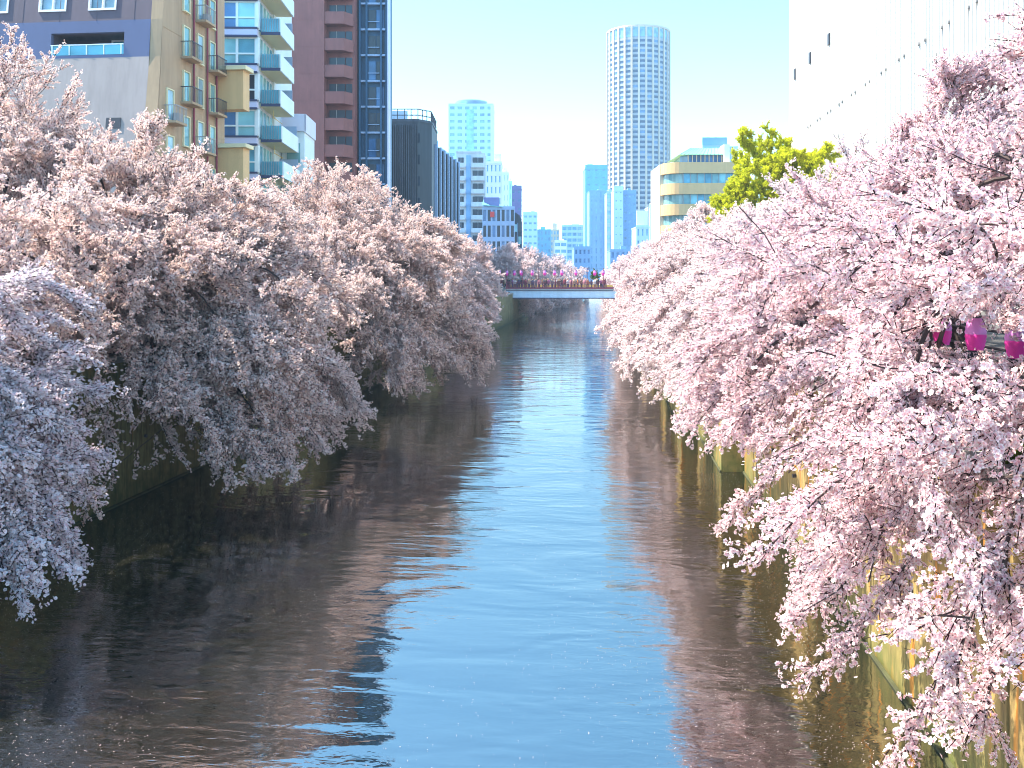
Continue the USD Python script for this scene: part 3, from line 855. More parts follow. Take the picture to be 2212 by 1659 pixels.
# --- round tower
def round_tower():
    D = 583.0
    R = (1449 - 1308) / 2 / FPX * D
    p = CF((1308 + 1449) / 2, D + R)
    t = thing('round_tower', 'tall round residential tower with vertical white piers and gridded windows', 'building', (p[0], p[1], ST), YAW)
    H = ZV(52, D) - ST
    n, fh = 28, 3.2
    nf = int((H - 8.5) / fh)
    z0 = H - 8.5 - nf * fh
    core = MB().lathe([(0.01, 0), (R - 0.7, 0), (R - 0.7, H - 1.5), (0.01, H - 1.5)], 56)
    put('core', core, M['tower_wall'], t)
    for k in range(nf + 1):
        z = z0 + k * fh
        put('floor_band', MB().lathe([(R - 0.69, z - 0.75), (R - 0.25, z - 0.75), (R - 0.25, z + 0.75), (R - 0.69, z + 0.75)], 56), M['tower_wall'], t)
    cnt, rest = 0, MB()
    for i in range(n):
        a = 2 * math.pi * (i + 0.5) / n
        ca, sa = math.cos(a), math.sin(a)

        def rbox(mb, r0, r1, hw, za, zb):
            vv = []
            for r_ in (r0, r1):
                for s in (-hw, hw):
                    for z in (za, zb):
                        vv.append((r_ * ca - s * sa, r_ * sa + s * ca, z))
            mb.add(vv, [(0, 1, 3), (0, 3, 2), (4, 6, 7), (4, 7, 5), (0, 4, 5), (0, 5, 1), (2, 3, 7), (2, 7, 6), (0, 2, 6), (0, 6, 4), (1, 5, 7), (1, 7, 3)])

        put('pier', (lambda mb: (rbox(mb, R - 0.68, R + 0.25, 0.6, 0, H - 0.5), mb)[1])(MB()), M['tower_pier'], t)
        a = 2 * math.pi * (i + 1.0) / n
        ca, sa = math.cos(a), math.sin(a)
        ww = math.pi * R / n - 0.75
        vis = sa < 0.15
        put('crown_louvre', (lambda mb: (rbox(mb, R - 0.68, R - 0.4, ww, H - 7.5, H - 1.6), mb)[1])(MB()), M['g_far'], t)
        for k in range(nf):
            z = z0 + k * fh
            if vis and cnt < 300 and k >= nf - 24:
                m = MB()
                rbox(m, R - 0.68, R - 0.45, ww, z + 0.76, z + fh - 0.76)
                put('window', m, M['g_tower'] if (i * 5 + k) % 4 else M['g_blue'], t)
                cnt += 1
            elif vis or k % 1 == 0:
                rbox(rest, R - 0.68, R - 0.45, ww, z + 0.76, z + fh - 0.76)
    put('window_rest', rest, M['g_tower'], t, kind='stuff')
    put('crown_ring', MB().lathe([(R - 1.2, H - 1.2), (R + 0.2, H - 1.2), (R + 0.2, H), (R - 1.2, H)], 56), M['tower_pier'], t)


round_tower()


# --- yellow office with green copper roof
def ochre_office():
    D = 160.0
    t, W = cam_building('ochre_office', 'curved ochre banded office with a green copper roof right of the round tower', 1434, 1600, D)
    H = ZV(350, D) - ST
    fh = 3.62
    # plan: straight front on the right, rounded nose at left
    r = 3.4
    ang = np.linspace(math.pi, 1.5 * math.pi, 8)
    nose = [(r + r * math.cos(a), r + r * math.sin(a)) for a in ang]

    def plan(o):
        c = [(r + (r + o) * math.cos(a), r + (r + o) * math.sin(a)) for a in ang]
        return [(-o, 14)] + c + [(W, -o), (W, 14)]

    put('core', MB().prism(plan(-0.5), 0, H - 0.1), M['g_green'], t)
    nf = 6
    for k in range(nf):
        z = H - k * fh
        put('spandrel', MB().prism(plan(0.0), max(0, z - 1.9), z), M['ochre'] if k else M['ochre'], t)
    put('nose_pier', MB().box(-0.15, 0.5, 3.5, 14.1, 0, H - 0.004), M['sand'], t)
    for k in range(1, nf):
        zt = H - (k - 1) * fh - 1.9
        for i in range(8):
            xa = r + i * (W - r) / 8
            put('window', MB().box(xa + 0.05, xa + (W - r) / 8 - 0.05, 0.3, 0.49, zt - fh + 1.905, zt - 0.005), M[['g_aqua', 'g_cyan', 'g_green'][(i + k) % 3]], t)
        for i in range(9):
            xa = r + i * (W - r) / 8
            put('mullion', MB().box(xa - 0.05, xa + 0.05, 0.22, 0.298, zt - fh + 1.905, zt - 0.005), M['rail_metal'], t)
    # set-back top storey and copper roof
    x0 = (1478 - 1434) / FPX * D
    x1 = (1566 - 1434) / FPX * D
    pl = [(x0 + 1.0, 2.2), (x1, 2.2), (x1, 12), (x0 + 0.3, 12), (x0, 4)]
    put('top_storey', MB().prism(pl, H + 0.002, H + 1.5), M['g_blue'], t)
    for k in range(9):
        xx = x0 + 1.1 + k * (x1 - x0 - 1.2) / 8
        put('top_mullion', MB().box(xx - 0.08, xx + 0.08, 2.05, 2.19, H + 0.002, H + 1.5), M['sand'], t)
    roof = MB()
    lo = [(x0 - 0.6, 1.4), (x1, 1.4), (x1, 12.4), (x0 - 0.9, 12.4)]
    hi = [(x0 + 1.8, 3.6), (x1, 3.6), (x1, 10), (x0 + 1.8, 10)]
    v = [(x, y, H + 1.502) for x, y in lo] + [(x, y, H + 2.9) for x, y in hi]
    roof.add(v, [(0, 1, 5), (0, 5, 4), (1, 2, 6), (1, 6, 5), (2, 3, 7), (2, 7, 6), (3, 0, 4), (3, 4, 7), (4, 5, 6), (4, 6, 7), (0, 3, 2), (0, 2, 1)])
    rp = put('copper_roof', roof, M['copper'], t)
    sm = MB()
    for k in range(12):
        s = k / 11
        xa, xb = x0 - 0.4 + s * (x1 - x0 + 0.2), x0 + 1.9 + s * (x1 - x0 - 2.1)
        sm.tube([(xa, 1.42, H + 1.55), (xb, 3.6, H + 2.95)], 0.05, 4)
    put('seam', sm, M['copper'], rp)
    xb = (1529 - 1434) / FPX * D
    pb = put('penthouse', MB().box(xb, xb + 4.3, 4.5, 9, H + 2.902, H + 4.95), M['blue_grey'], t)
    put('penthouse_band', MB().box(xb - 0.05, xb + 4.35, 4.4, 4.498, H + 3.6, H + 4.9), M['mid_blue_wall'], pb)
    xs = (1567 - 1434) / FPX * D
    put('stair_tower', MB().box(xs, xs + 1.0, 1.0, 8, H - 6, H + 3.2), M['white_paint'], t)
    put('right_wing', MB().box(xs + 1.01, W + 0.0, 2.0, 10, H + 0.003, H + 3.0), M['pale_blue_wall'], t)


ochre_office()


# --- white ribbed building on the right bank
def white_building():
    X = 19.5
    y0, y1 = 35.0, 101.5
    t = thing('white_building', 'large white ribbed building with narrow slit windows on the right bank', 'building', (X, 0, ST))
    H = 42.0
    put('wall', MB().box(0, 26, y0, y1, 0, H), M['white_wall'], t)
    n = int((y1 - y0) / 0.55)
    ribs, m_near = 0, MB()
    for k in range(n):
        y = y0 + (k + 0.5) * (y1 - y0) / n
        put('rib', MB().box(-0.09, -0.002, y - 0.17, y + 0.17, 0.0, H - 0.4), M['white_wall'], t)
    put('parapet', MB().box(-0.16, 26.1, y0 - 0.1, y1 + 0.1, H - 0.39, H + 0.4), M['white_wall'], t)
    for u, vc, hh in ((1794, 85, 24), (1753, 125, 23), (1720, 160, 22)):
        a = (u - FW / 2) / FPX
        d = FWD + a * RGT
        s = X / d[0]
        y, z = s * d[1], EYE + (HOR - vc) / FPX * s - ST
        h2 = hh / 2 / FPX * s
        put('slit_window', MB().box(-0.22, -0.095, y - 0.28, y + 0.28, z - h2, z + h2), M['dark_metal'], t)
    # small round vents in a row
    for k in range(14):
        for o in (0, 1.1):
            y = 39 + k * 4.0 + o
            put('vent', MB().lathe([(0.005, 0.0), (0.14, 0.0), (0.14, 0.1), (0.005, 0.1)], 8), M['rail_metal'], t)
            pr = stage.GetPrimAtPath(f'{t.GetPath()}/vent' + (f'_{used[str(t.GetPath()) + "/vent"] - 1:03d}' if used[str(t.GetPath()) + '/vent'] > 1 else ''))
            xf = UsdGeom.Xformable(pr)
            xf.AddTranslateOp().Set(Gf.Vec3d(-0.10, y, 14.6 - ST + 7))
            xf.AddRotateYOp().Set(-90.0)


white_building()

# ---------------------------------------------------------------- bridge with people
BY = 148.0
br = thing('bridge', 'pale blue girder footbridge across the canal crowded with people', 'bridge', (0, BY, 0))
bx0, bx1 = XL - 1.2, 4.8
put('girder', MB().box(bx0, bx1, -0.25, 0.25, 3.75, 4.95).box(bx0, bx1, 7.75, 8.25, 3.75, 4.95), M['bridge_paint'], br)
put('flange', MB().box(bx0, bx1, -0.42, -0.252, 3.66, 3.80).box(bx0, bx1, -0.36, -0.252, 4.9, 5.0), M['navy_edge'], br)
for k in range(13):
    x = bx0 + 0.6 + k * (bx1 - bx0 - 1.2) / 12
    put('stiffener', MB().box(x - 0.04, x + 0.04, -0.33, -0.252, 3.81, 4.89), M['bridge_paint'], br)
put('deck', MB().box(bx0, bx1, -0.3, 8.3, 4.97, 5.22), M['concrete'], br)
put('kerb', MB().box(bx0, bx1, -0.3, 0.1, 5.222, 5.4).box(bx0, bx1, 7.9, 8.3, 5.222, 5.4), M['maroon'], br)
rail = MB().box(bx0, bx1, -0.14, -0.06, 6.28, 6.36).box(bx0, bx1, -0.12, -0.08, 5.5, 5.54)
put('handrail', rail, M['maroon'], br)
bal = MB()
for k in range(130):
    x = bx0 + 0.1 + k * (bx1 - bx0 - 0.2) / 129
    bal.box(x - 0.022, x + 0.022, -0.112, -0.088, 5.4, 6.28)
put('baluster', bal, M['maroon'], br, kind='stuff')
for k in range(9):
    x = bx0 + 0.2 + k * (bx1 - bx0 - 0.4) / 8
    put('post', MB().box(x - 0.05, x + 0.05, -0.16, -0.04, 5.4, 8.55), M['maroon'], br)
put('far_rail_panel', MB().box(bx0, bx1, 8.0, 8.1, 5.4, 5.8), M['yellow_panel'], br)
put('abutment', MB().box(bx0 - 1.5, bx0 - 0.002, -0.6, 8.6, 0, 5.2), M['concrete'], br)


def make_lantern(name, label, loc, m1, m2, s=1.0, group=None):
    t = thing(name, label, 'lantern', loc, 0.3, group)
    h, r = 0.46 * s, 0.15 * s
    prof, prof2 = [], []
    nr = 7
    for k in range(nr * 2 + 1):
        f = k / (nr * 2)
        rr = r * (0.72 + 0.28 * math.sin(math.pi * f)) * (0.94 if k % 2 else 1.0)
        prof.append((rr, -h + f * h))
    put('paper_body', MB().lathe([(0.01, -h)] + prof[:8], 14), m1, t, smooth=40)
    put('paper_top', MB().lathe(prof[7:] + [(0.01, 0.0)], 14), m2, t, smooth=40)
    put('cap', MB().lathe([(0.01, 0.004), (r * 0.6, 0.004), (r * 0.6, 0.04 * s), (0.01, 0.04 * s)], 12), M['dark_metal'], t)
    put('ring', MB().lathe([(0.01, -h - 0.03 * s), (r * 0.6, -h - 0.03 * s), (r * 0.6, -h - 0.004), (0.01, -h - 0.004)], 12), M['dark_metal'], t)
    put('hook', MB().tube([(0, 0, 0.03 * s), (0, 0, 0.16 * s)], 0.008 * s, 5), M['dark_metal'], t)
    return t


ORD = ['first', 'second', 'third', 'fourth', 'fifth', 'sixth', 'seventh', 'eighth', 'ninth', 'tenth', 'eleventh', 'twelfth', 'thirteenth', 'fourteenth', 'fifteenth', 'sixteenth', 'seventeenth', 'eighteenth', 'nineteenth', 'twentieth']
ORD += ['twenty-' + o for o in ORD[:9]] + ['thirtieth'] + ['thirty-' + o for o in ORD[:9]] + ['fortieth'] + ['forty-' + o for o in ORD[:9]] + ['fiftieth'] + ['fifty-' + o for o in ORD[:9]] + ['sixtieth', 'sixty-first']
bl_us = [1079, 1095, 1111, 1126, 1150, 1177, 1198, 1214, 1244, 1285, 1303]
for i, u in enumerate(bl_us):
    p = CF(u, BY)
    lx = p[0] * BY / (p[1] if p[1] else 1)
    make_lantern('bridge_lantern', f'pink paper lantern over the footbridge railing, {ORD[i]} from the left', (lx, BY - 0.1, 8.15), M['lantern_pink'], M['lantern_lilac'], 1.7, 'lanterns along the footbridge')
put('lantern_cord', MB().tube([(bx0 + 0.2, BY - 0.1, 8.5), (-10, BY - 0.1, 8.5), (-4, BY - 0.1, 8.5), (bx1 - 0.2, BY - 0.1, 8.5)], 0.015, 4), M['dark_metal'], label='thin cord holding the pink lanterns above the footbridge', cat='cord')


# people
SK = mat('skin', (0.5, 0.32, 0.24), 0.6, 0.05)
HAIR = mat('hair', (0.02, 0.016, 0.015), 0.6, 0.1)
CLOTH = {n: mat('cloth_' + n.replace(' ', '_'), c, 0.9, 0.12, 3) for n, c in {
    'dark red': (0.20, 0.03, 0.05), 'black': (0.02, 0.02, 0.025), 'navy': (0.03, 0.04, 0.10), 'tan': (0.48, 0.32, 0.18), 'grey': (0.16, 0.15, 0.17),
    'plum': (0.18, 0.05, 0.16), 'white': (0.68, 0.66, 0.65), 'brown': (0.16, 0.08, 0.05), 'pink': (0.62, 0.28, 0.34), 'orange': (0.5, 0.18, 0.05)}.items()}


def sph(p, r, n=8):
    return m3.Manifold.sphere(r, n).translate([float(x) for x in p])


def bone(a, ra, b, rb, n=8):
    return m3.Manifold.hull(sph(a, ra, n) + sph(b, rb, n))


def person(label, loc, rot, top, bottom, h=1.65, pose=0, hat=None):
    t = thing('person', label, 'person', loc, rot)
    s = h / 1.7
    J = lambda x, y, z: np.array([x, y, z]) * s
    rng = random.Random(int(loc[0] * 97) + pose)
    sw = 0.06 + 0.1 * rng.random() if pose == 1 else 0.02
    head = J(0, -0.02, 1.55)
    hands = []
    for sd in (-1, 1):
        if pose == 0:
            sh, el, ha = J(sd * 0.18, 0, 1.36), J(sd * 0.24, 0.03, 1.09), J(sd * 0.23, -0.05, 0.84)
        elif pose == 1:
            sh, el, ha = J(sd * 0.18, 0, 1.36), J(sd * 0.25, sd * 0.08, 1.09), J(sd * 0.22, sd * 0.14 - 0.05, 0.86)
        else:
            sh, el, ha = J(sd * 0.18, 0, 1.36), J(sd * 0.25, -0.14, 1.14), J(sd * 0.07, -0.33, 1.34)
        hands.append((sh, el, ha))
    feet = [(J(-0.09, 0, 0.88), J(-0.10, -sw * 0.5, 0.48), J(-0.10, sw, 0.06)), (J(0.09, 0, 0.88), J(0.10, -sw, 0.48), J(0.10, -sw, 0.06))]
    body = m3.Manifold.hull(sph(J(0, -0.015, 1.60), 0.095 * s) + sph(J(0, -0.045, 1.52), 0.07 * s)) + sph(J(0, -0.125, 1.555), 0.02 * s, 6)
    body += bone(J(0, 0, 1.36), 0.055 * s, J(0, -0.01, 1.5), 0.05 * s)
    body += bone(J(0, 0, 1.3), 0.1 * s, J(0, 0, 0.95), 0.1 * s)
    for sd, (sh, el, ha) in zip((-1, 1), hands):
        body += bone(J(0, 0, 1.33), 0.06 * s, sh, 0.05 * s) + bone(sh, 0.045 * s, el, 0.04 * s) + bone(el, 0.038 * s, ha, 0.028 * s)
        d = (ha - el) / np.linalg.norm(ha - el)
        palm = ha + d * 0.06 * s
        body += bone(ha, 0.026 * s, palm, 0.034 * s, 6)
        for k in range(4):
            o = np.array([0, (k - 1.5) * 0.019 * s, 0])
            body += bone(palm + o, 0.010 * s, palm + o + d * (0.065 + 0.012 * (k in (1, 2))) * s + np.array([-sd * 0.015, -0.012, 0]) * s, 0.008 * s, 4)
        body += bone(ha + d * 0.02 * s, 0.012 * s, palm + np.array([-sd * 0.03, -0.04, 0]) * s, 0.009 * s, 4)
    for hp, kn, an in feet:
        body += bone(hp, 0.07 * s, kn, 0.05 * s) + bone(kn, 0.048 * s, an, 0.035 * s)
    put('body', body, SK, t, smooth=60)
    hr = m3.Manifold.hull(sph(J(0, 0.012, 1.62), 0.104 * s) + sph(J(0, 0.05, 1.56), 0.085 * s)) - m3.Manifold.cube([0.4 * s, 0.2 * s, 0.2 * s]).translate([float(x) for x in J(-0.2, -0.27, 1.42)])
    put('hair', hr, HAIR, t, smooth=60)
    jk = m3.Manifold.hull(sph(J(-0.13, 0, 1.36), 0.09 * s) + sph(J(0.13, 0, 1.36), 0.09 * s) + sph(J(-0.1, 0, 0.9), 0.12 * s) + sph(J(0.1, 0, 0.9), 0.12 * s))
    for sh, el, ha in hands:
        jk += bone(sh, 0.075 * s, el, 0.062 * s) + bone(el, 0.06 * s, ha, 0.045 * s)
    put('jacket', jk, CLOTH[top], t, smooth=60)
    tr = m3.Manifold()
    for hp, kn, an in feet:
        tr += bone(hp, 0.1 * s, kn, 0.072 * s) + bone(kn, 0.07 * s, an, 0.055 * s)
    put('trousers', tr, CLOTH[bottom], t, smooth=60)
    sh_ = MB()
    for hp, kn, an in feet:
        sh_.box(an[0] - 0.045 * s, an[0] + 0.045 * s, an[1] - 0.17 * s, an[1] + 0.07 * s, 0.0, 0.075 * s)
    put('shoes', sh_, CLOTH['black'], t)
    return t


PEOPLE = [  # picture column, depth behind the railing, jacket, trousers, pose, facing
    (1074, 1.2, 'grey', 'black', 0), (1083, 0.7, 'dark red', 'navy', 2), (1091, 1.6, 'tan', 'black', 1), (1099, 0.6, 'black', 'black', 0), (1107, 2.2, 'plum', 'navy', 1),
    (1113, 0.8, 'white', 'brown', 2), (1121, 1.4, 'navy', 'black', 0), (1128, 0.6, 'black', 'navy', 0), (1136, 1.0, 'dark red', 'dark red', 1), (1143, 2.4, 'tan', 'navy', 0),
    (1150, 0.7, 'navy', 'black', 2), (1158, 1.6, 'grey', 'grey', 0), (1165, 0.8, 'pink', 'black', 0), (1172, 2.1, 'brown', 'black', 1), (1178, 0.6, 'black', 'black', 0),
    (1185, 1.3, 'plum', 'black', 2), (1193, 0.7, 'grey', 'navy', 0), (1200, 2.3, 'dark red', 'black', 1), (1206, 0.8, 'brown', 'brown', 0), (1213, 0.6, 'black', 'navy', 2),
    (1220, 1.5, 'dark red', 'black', 0), (1227, 0.8, 'white', 'navy', 0), (1234, 2.0, 'dark red', 'brown', 1), (1241, 0.7, 'tan', 'black', 0), (1248, 1.2, 'orange', 'black', 1),
    (1256, 0.6, 'brown', 'black', 2), (1263, 1.6, 'pink', 'tan', 0), (1270, 0.8, 'orange', 'brown', 0), (1277, 0.7, 'navy', 'black', 1), (1284, 1.8, 'white', 'tan', 0),
    (1291, 0.7, 'black', 'navy', 0), (1298, 1.1, 'plum', 'black', 2), (1305, 0.6, 'dark red', 'black', 0)]
_r = random.Random(3)
_tops = ['dark red', 'black', 'plum', 'navy', 'brown', 'tan', 'pink', 'grey', 'white', 'dark red']
PEOPLE = sorted(PEOPLE + [(1072 + k * 9.1 + _r.uniform(-3, 3), _r.uniform(2.6, 6.5), _tops[(k * 7) % 10], ['black', 'navy', 'brown', 'dark red'][k % 4], _r.choice((0, 1, 2))) for k in range(27)])
for i, (u, dy, top, bot, pose) in enumerate(PEOPLE):
    p = CF(u, BY)
    y = BY + dy
    x = p[0] * y / p[1]
    act = ['standing', 'walking', 'raising hands'][pose]
    rot = [0.0, math.pi / 2, -0.2][pose] + (0.3 if i % 3 == 0 else -0.2)
    person(f'person in {top} top and {bot} trousers {act}, {ORD[i]} from left on footbridge', (x, y, 5.225), rot, top, bot, 1.55 + 0.2 * ((i * 37) % 10) / 10, pose)

# ---------------------------------------------------------------- blossom sprays, trees
def petal_flower(rng, c, n, r, five):
    """a flower at c facing n"""
    n = n / np.linalg.norm(n)
    a = np.cross(n, [0.3, 0.5, 0.8])
    a /= np.linalg.norm(a)
    b = np.cross(n, a)
    ph = rng.uniform(0, 6.28)
    if five:
        v, f, col = [c - n * r * 0.15], [], [1]
        for k in range(5):
            q0 = ph + 2 * math.pi * k / 5
            for dq, rr, up in ((-0.55, 0.78, 0.18), (-0.2, 1.05, 0.25), (0.2, 1.05, 0.25), (0.55, 0.78, 0.18)):
                v.append(c + r * rr * (math.cos(q0 + dq) * a + math.sin(q0 + dq) * b) + n * r * up)
                col.append(0)
            o = 1 + 4 * k
            f += [(0, o, o + 1), (0, o + 1, o + 2), (0, o + 2, o + 3)]
    else:
        v, f, col = [c - n * r * 0.2], [], [1]
        for k in range(5):
            q0 = ph + 2 * math.pi * k / 5
            v.append(c + r * (math.cos(q0) * a + math.sin(q0) * b) + n * r * 0.2)
            col.append(0)
        f = [(0, 1 + k, 1 + (k + 1) % 5) for k in range(5)]
    return np.array(v), f, col


def spray(seed, length, nodes, fl, fr, five, petal, eye, twig, side=3, spread=0.045, buds=True):
    """a flowering twig along +x: verts, faces, per-vertex colour"""
    rng = np.random.default_rng(seed)
    V, F, C, n = [], [], [], 0

    def addm(v, f, c):
        nonlocal n
        V.append(np.asarray(v, float)), F.append(np.asarray(f, int) + n), C.append(np.asarray(c, float))
        n += len(v)

    axes = [(np.zeros(3), np.array([1.0, 0, 0]), length)]
    for k in range(side):
        s = rng.uniform(0.1, 0.75)
        d = np.array([rng.uniform(0.5, 1.0), rng.normal(0, 0.6), rng.normal(0.05, 0.5)])
        d /= np.linalg.norm(d)
        axes.append((np.array([s * length, 0, 0]), d, length * rng.uniform(0.3, 0.6)))
    for o, d, ln in axes:
        m = 5
        pts = np.array([o + d * ln * k / (m - 1) + np.array([0, 0, -0.06 * ln * (k / (m - 1)) ** 2]) + rng.normal(0, 0.008 * ln, 3) * (k > 0) for k in range(m)])
        mb = MB().tube(pts, np.linspace(0.0085, 0.003, m) * (length / 0.6), 3)
        v, f = mb.arrays()
        addm(v, f, np.tile(twig, (len(v), 1)))
        kk = max(2, int(nodes * ln / length))
        for k in range(kk):
            s = (k + rng.uniform(0.2, 0.8)) / kk
            p = np.array([np.interp(s * (m - 1), range(m), pts[:, i]) for i in range(3)])
            if rng.random() < 0.12:
                continue
            for j in range(max(1, int(rng.poisson(fl)))):
                nrm = rng.normal(0, 1, 3)
                nrm[2] -= 0.15
                nrm /= np.linalg.norm(nrm)
                c = p + nrm * spread * rng.uniform(0.5, 1.2)
                rr = fr * rng.uniform(0.75, 1.15)
                v, f, col = petal_flower(rng, c, nrm + rng.normal(0, 0.35, 3), rr, five)
                tn = rng.uniform(0.86, 1.04)
                pk = np.array(petal) * tn
                if rng.random() < 0.22:
                    pk = pk * np.array([1.0, 0.84, 0.88])
                addm(v, f, [np.array(eye) if q_ else pk for q_ in col])
    return np.vstack(V), np.vstack(F), np.vstack(C)


def colour_mesh(path, v, f, c, m):
    me = usdkit.mesh(stage, path, (v, f), m)
    UsdGeom.PrimvarsAPI(me).CreatePrimvar('col', Sdf.ValueTypeNames.Color3fArray, 'vertex').Set(Vt.Vec3fArray.FromNumpy(np.asarray(c, np.float32)))
    return me


PET, EYE_C, TWIG = (0.89, 0.825, 0.82), (0.64, 0.27, 0.32), (0.05, 0.03, 0.032)
EYE_M = (0.78, 0.55, 0.54)
M['petal'] = petal_mat('blossom', 1.0, 0.34)
LEAF, LEAF2 = (0.62, 0.70, 0.03), (0.68, 0.66, 0.05)
CREAM_LIT, CREAM_E = (0.92, 0.83, 0.785), (0.68, 0.43, 0.37)  # left-bank petals: own tint plus warm light put into the colour; brownish calyx
COOL_SHADE, COOL_SHADE_E = (0.90, 0.885, 0.90), (0.70, 0.50, 0.55)  # bluish shade on the nearest left tree, painted into its petal colour
M['leaf'] = petal_mat('spring_leaf', 1.0, 0.5, rnd=0.25)
PROTO = {
    'near': [spray(11 + k, 0.55, 11, 2.3, 0.030, True, PET, EYE_C, TWIG, 3, 0.042) for k in range(7)],
    'mid': [spray(31 + k, 0.75, 13, 2.7, 0.034, False, PET, EYE_M, TWIG, 3, 0.055) for k in range(6)],
    'far': [spray(51 + k, 1.3, 15, 3.6, 0.06, False, PET, EYE_M, TWIG, 4, 0.10) for k in range(5)],
    'cream': [spray(131 + k, 0.8, 13, 2.7, 0.034, False, CREAM_LIT, CREAM_E, TWIG, 3, 0.055) for k in range(6)],
    'cream_far': [spray(151 + k, 1.3, 15, 3.6, 0.06, False, (0.89, 0.81, 0.795), (0.72, 0.48, 0.46), TWIG, 4, 0.10) for k in range(5)],  # distant left-bank petals, some warm light mixed into the colour too
    'cool': [spray(171 + k, 0.75, 13, 2.8, 0.034, False, COOL_SHADE, COOL_SHADE_E, TWIG, 3, 0.055) for k in range(5)],
    'leaf': [spray(71 + k, 0.9, 12, 3.0, 0.06, False, LEAF, LEAF2, (0.08, 0.06, 0.03), 4, 0.10) for k in range(4)],
    'hedge': [spray(91 + k, 0.4, 10, 3.0, 0.03, False, (0.10, 0.17, 0.02), (0.20, 0.27, 0.03), (0.04, 0.03, 0.02), 3, 0.05) for k in range(4)],
}
PROTO_PATHS = {}


def instancer(parent, name, lod, pos, quat, scale, m, rng):
    path = uniq(str(parent.GetPath()), name)
    pi = UsdGeom.PointInstancer.Define(stage, path)
    if lod not in PROTO_PATHS:
        paths = []
        for k, (v, f, c) in enumerate(PROTO[lod]):
            pp = f'{path}/spray_{k:03d}' if k else f'{path}/spray'
            colour_mesh(pp, v, f, c, m)
            paths.append(pp)
        PROTO_PATHS[lod] = paths
    for pp in PROTO_PATHS[lod]:
        pi.CreatePrototypesRel().AddTarget(pp)
    n = len(pos)
    pi.CreatePositionsAttr(Vt.Vec3fArray.FromNumpy(np.asarray(pos, np.float32)))
    pi.CreateOrientationsAttr(Vt.QuathArray([Gf.Quath(float(q_[0]), float(q_[1]), float(q_[2]), float(q_[3])) for q_ in quat]))
    pi.CreateScalesAttr(Vt.Vec3fArray.FromNumpy(np.repeat(np.asarray(scale, np.float32)[:, None], 3, 1)))
    pi.CreateProtoIndicesAttr(Vt.IntArray.FromNumpy(rng.integers(0, len(PROTO[lod]), n).astype(np.int32)))
    tag(pi.GetPrim(), kind='stuff')
    return pi


def quats(d, rng):
    """quaternions that turn +x to the directions d with a random roll"""
    d = d / np.linalg.norm(d, axis=1, keepdims=True)
    x = np.array([1.0, 0, 0])
    w = 1 + d[:, 0]
    ax = np.cross(np.broadcast_to(x, d.shape), d)
    q1 = np.c_[np.maximum(w, 1e-4), ax]
    q1 /= np.linalg.norm(q1, axis=1, keepdims=True)
    r = rng.uniform(0, 2 * np.pi, len(d))
    q2 = np.c_[np.cos(r / 2), np.sin(r / 2), np.zeros(len(d)), np.zeros(len(d))]
    a, b = q1, q2
    return np.c_[a[:, 0] * b[:, 0] - a[:, 1] * b[:, 1], a[:, 0] * b[:, 1] + a[:, 1] * b[:, 0], a[:, 2] * b[:, 0] + a[:, 3] * b[:, 1], a[:, 3] * b[:, 0] - a[:, 2] * b[:, 1]]


def grow(root, tips, bf=0.45):
    """joins the tips to a tree with short wire and short paths"""
    n = len(tips)
    P = np.vstack([root, tips])
    par = np.zeros(n + 1, int)
    pl = np.zeros(n + 1)
    best = np.linalg.norm(tips - root, axis=1)
    dist = best.copy()
    cost = best * (1 + bf)
    bp = np.zeros(n, int)
    order = []
    done = np.zeros(n, bool)
    for _ in range(n):
        i = int(np.argmin(np.where(done, 1e9, cost)))
        done[i] = True
        par[i + 1] = bp[i]
        pl[i + 1] = pl[bp[i]] + dist[i]
        order.append(i + 1)
        d = np.linalg.norm(tips - tips[i], axis=1)
        c = d + bf * (pl[i + 1] + d)
        better = (c < cost) & ~done
        cost[better], dist[better], bp[better] = c[better], d[better], i + 1
    return P, par, order


def crown_points(rng, n, center, radii, zmin, seed, back=1.0, shell=0.55):
    """points in the upper half of an uneven ellipsoid, denser towards the outside, with gaps"""
    out = []
    while len(out) < n:
        d = rng.normal(0, 1, (n * 2, 3))
        d /= np.linalg.norm(d, axis=1, keepdims=True)
        r = rng.uniform(shell ** 3, 1.0, n * 2) ** (1 / 3)
        lump = 0.78 + 0.44 * meshkit.noise(d * 2.2 + seed * 7.3, seed) 
        p = d * (r * lump)[:, None] * radii
        gap = meshkit.noise(p * 0.55 + seed * 3.1, seed + 5)
        q_ = center + p
        ok = (q_[:, 2] > zmin) & (gap > 0.27)
        out += list(q_[ok])
    return np.array(out[:n])


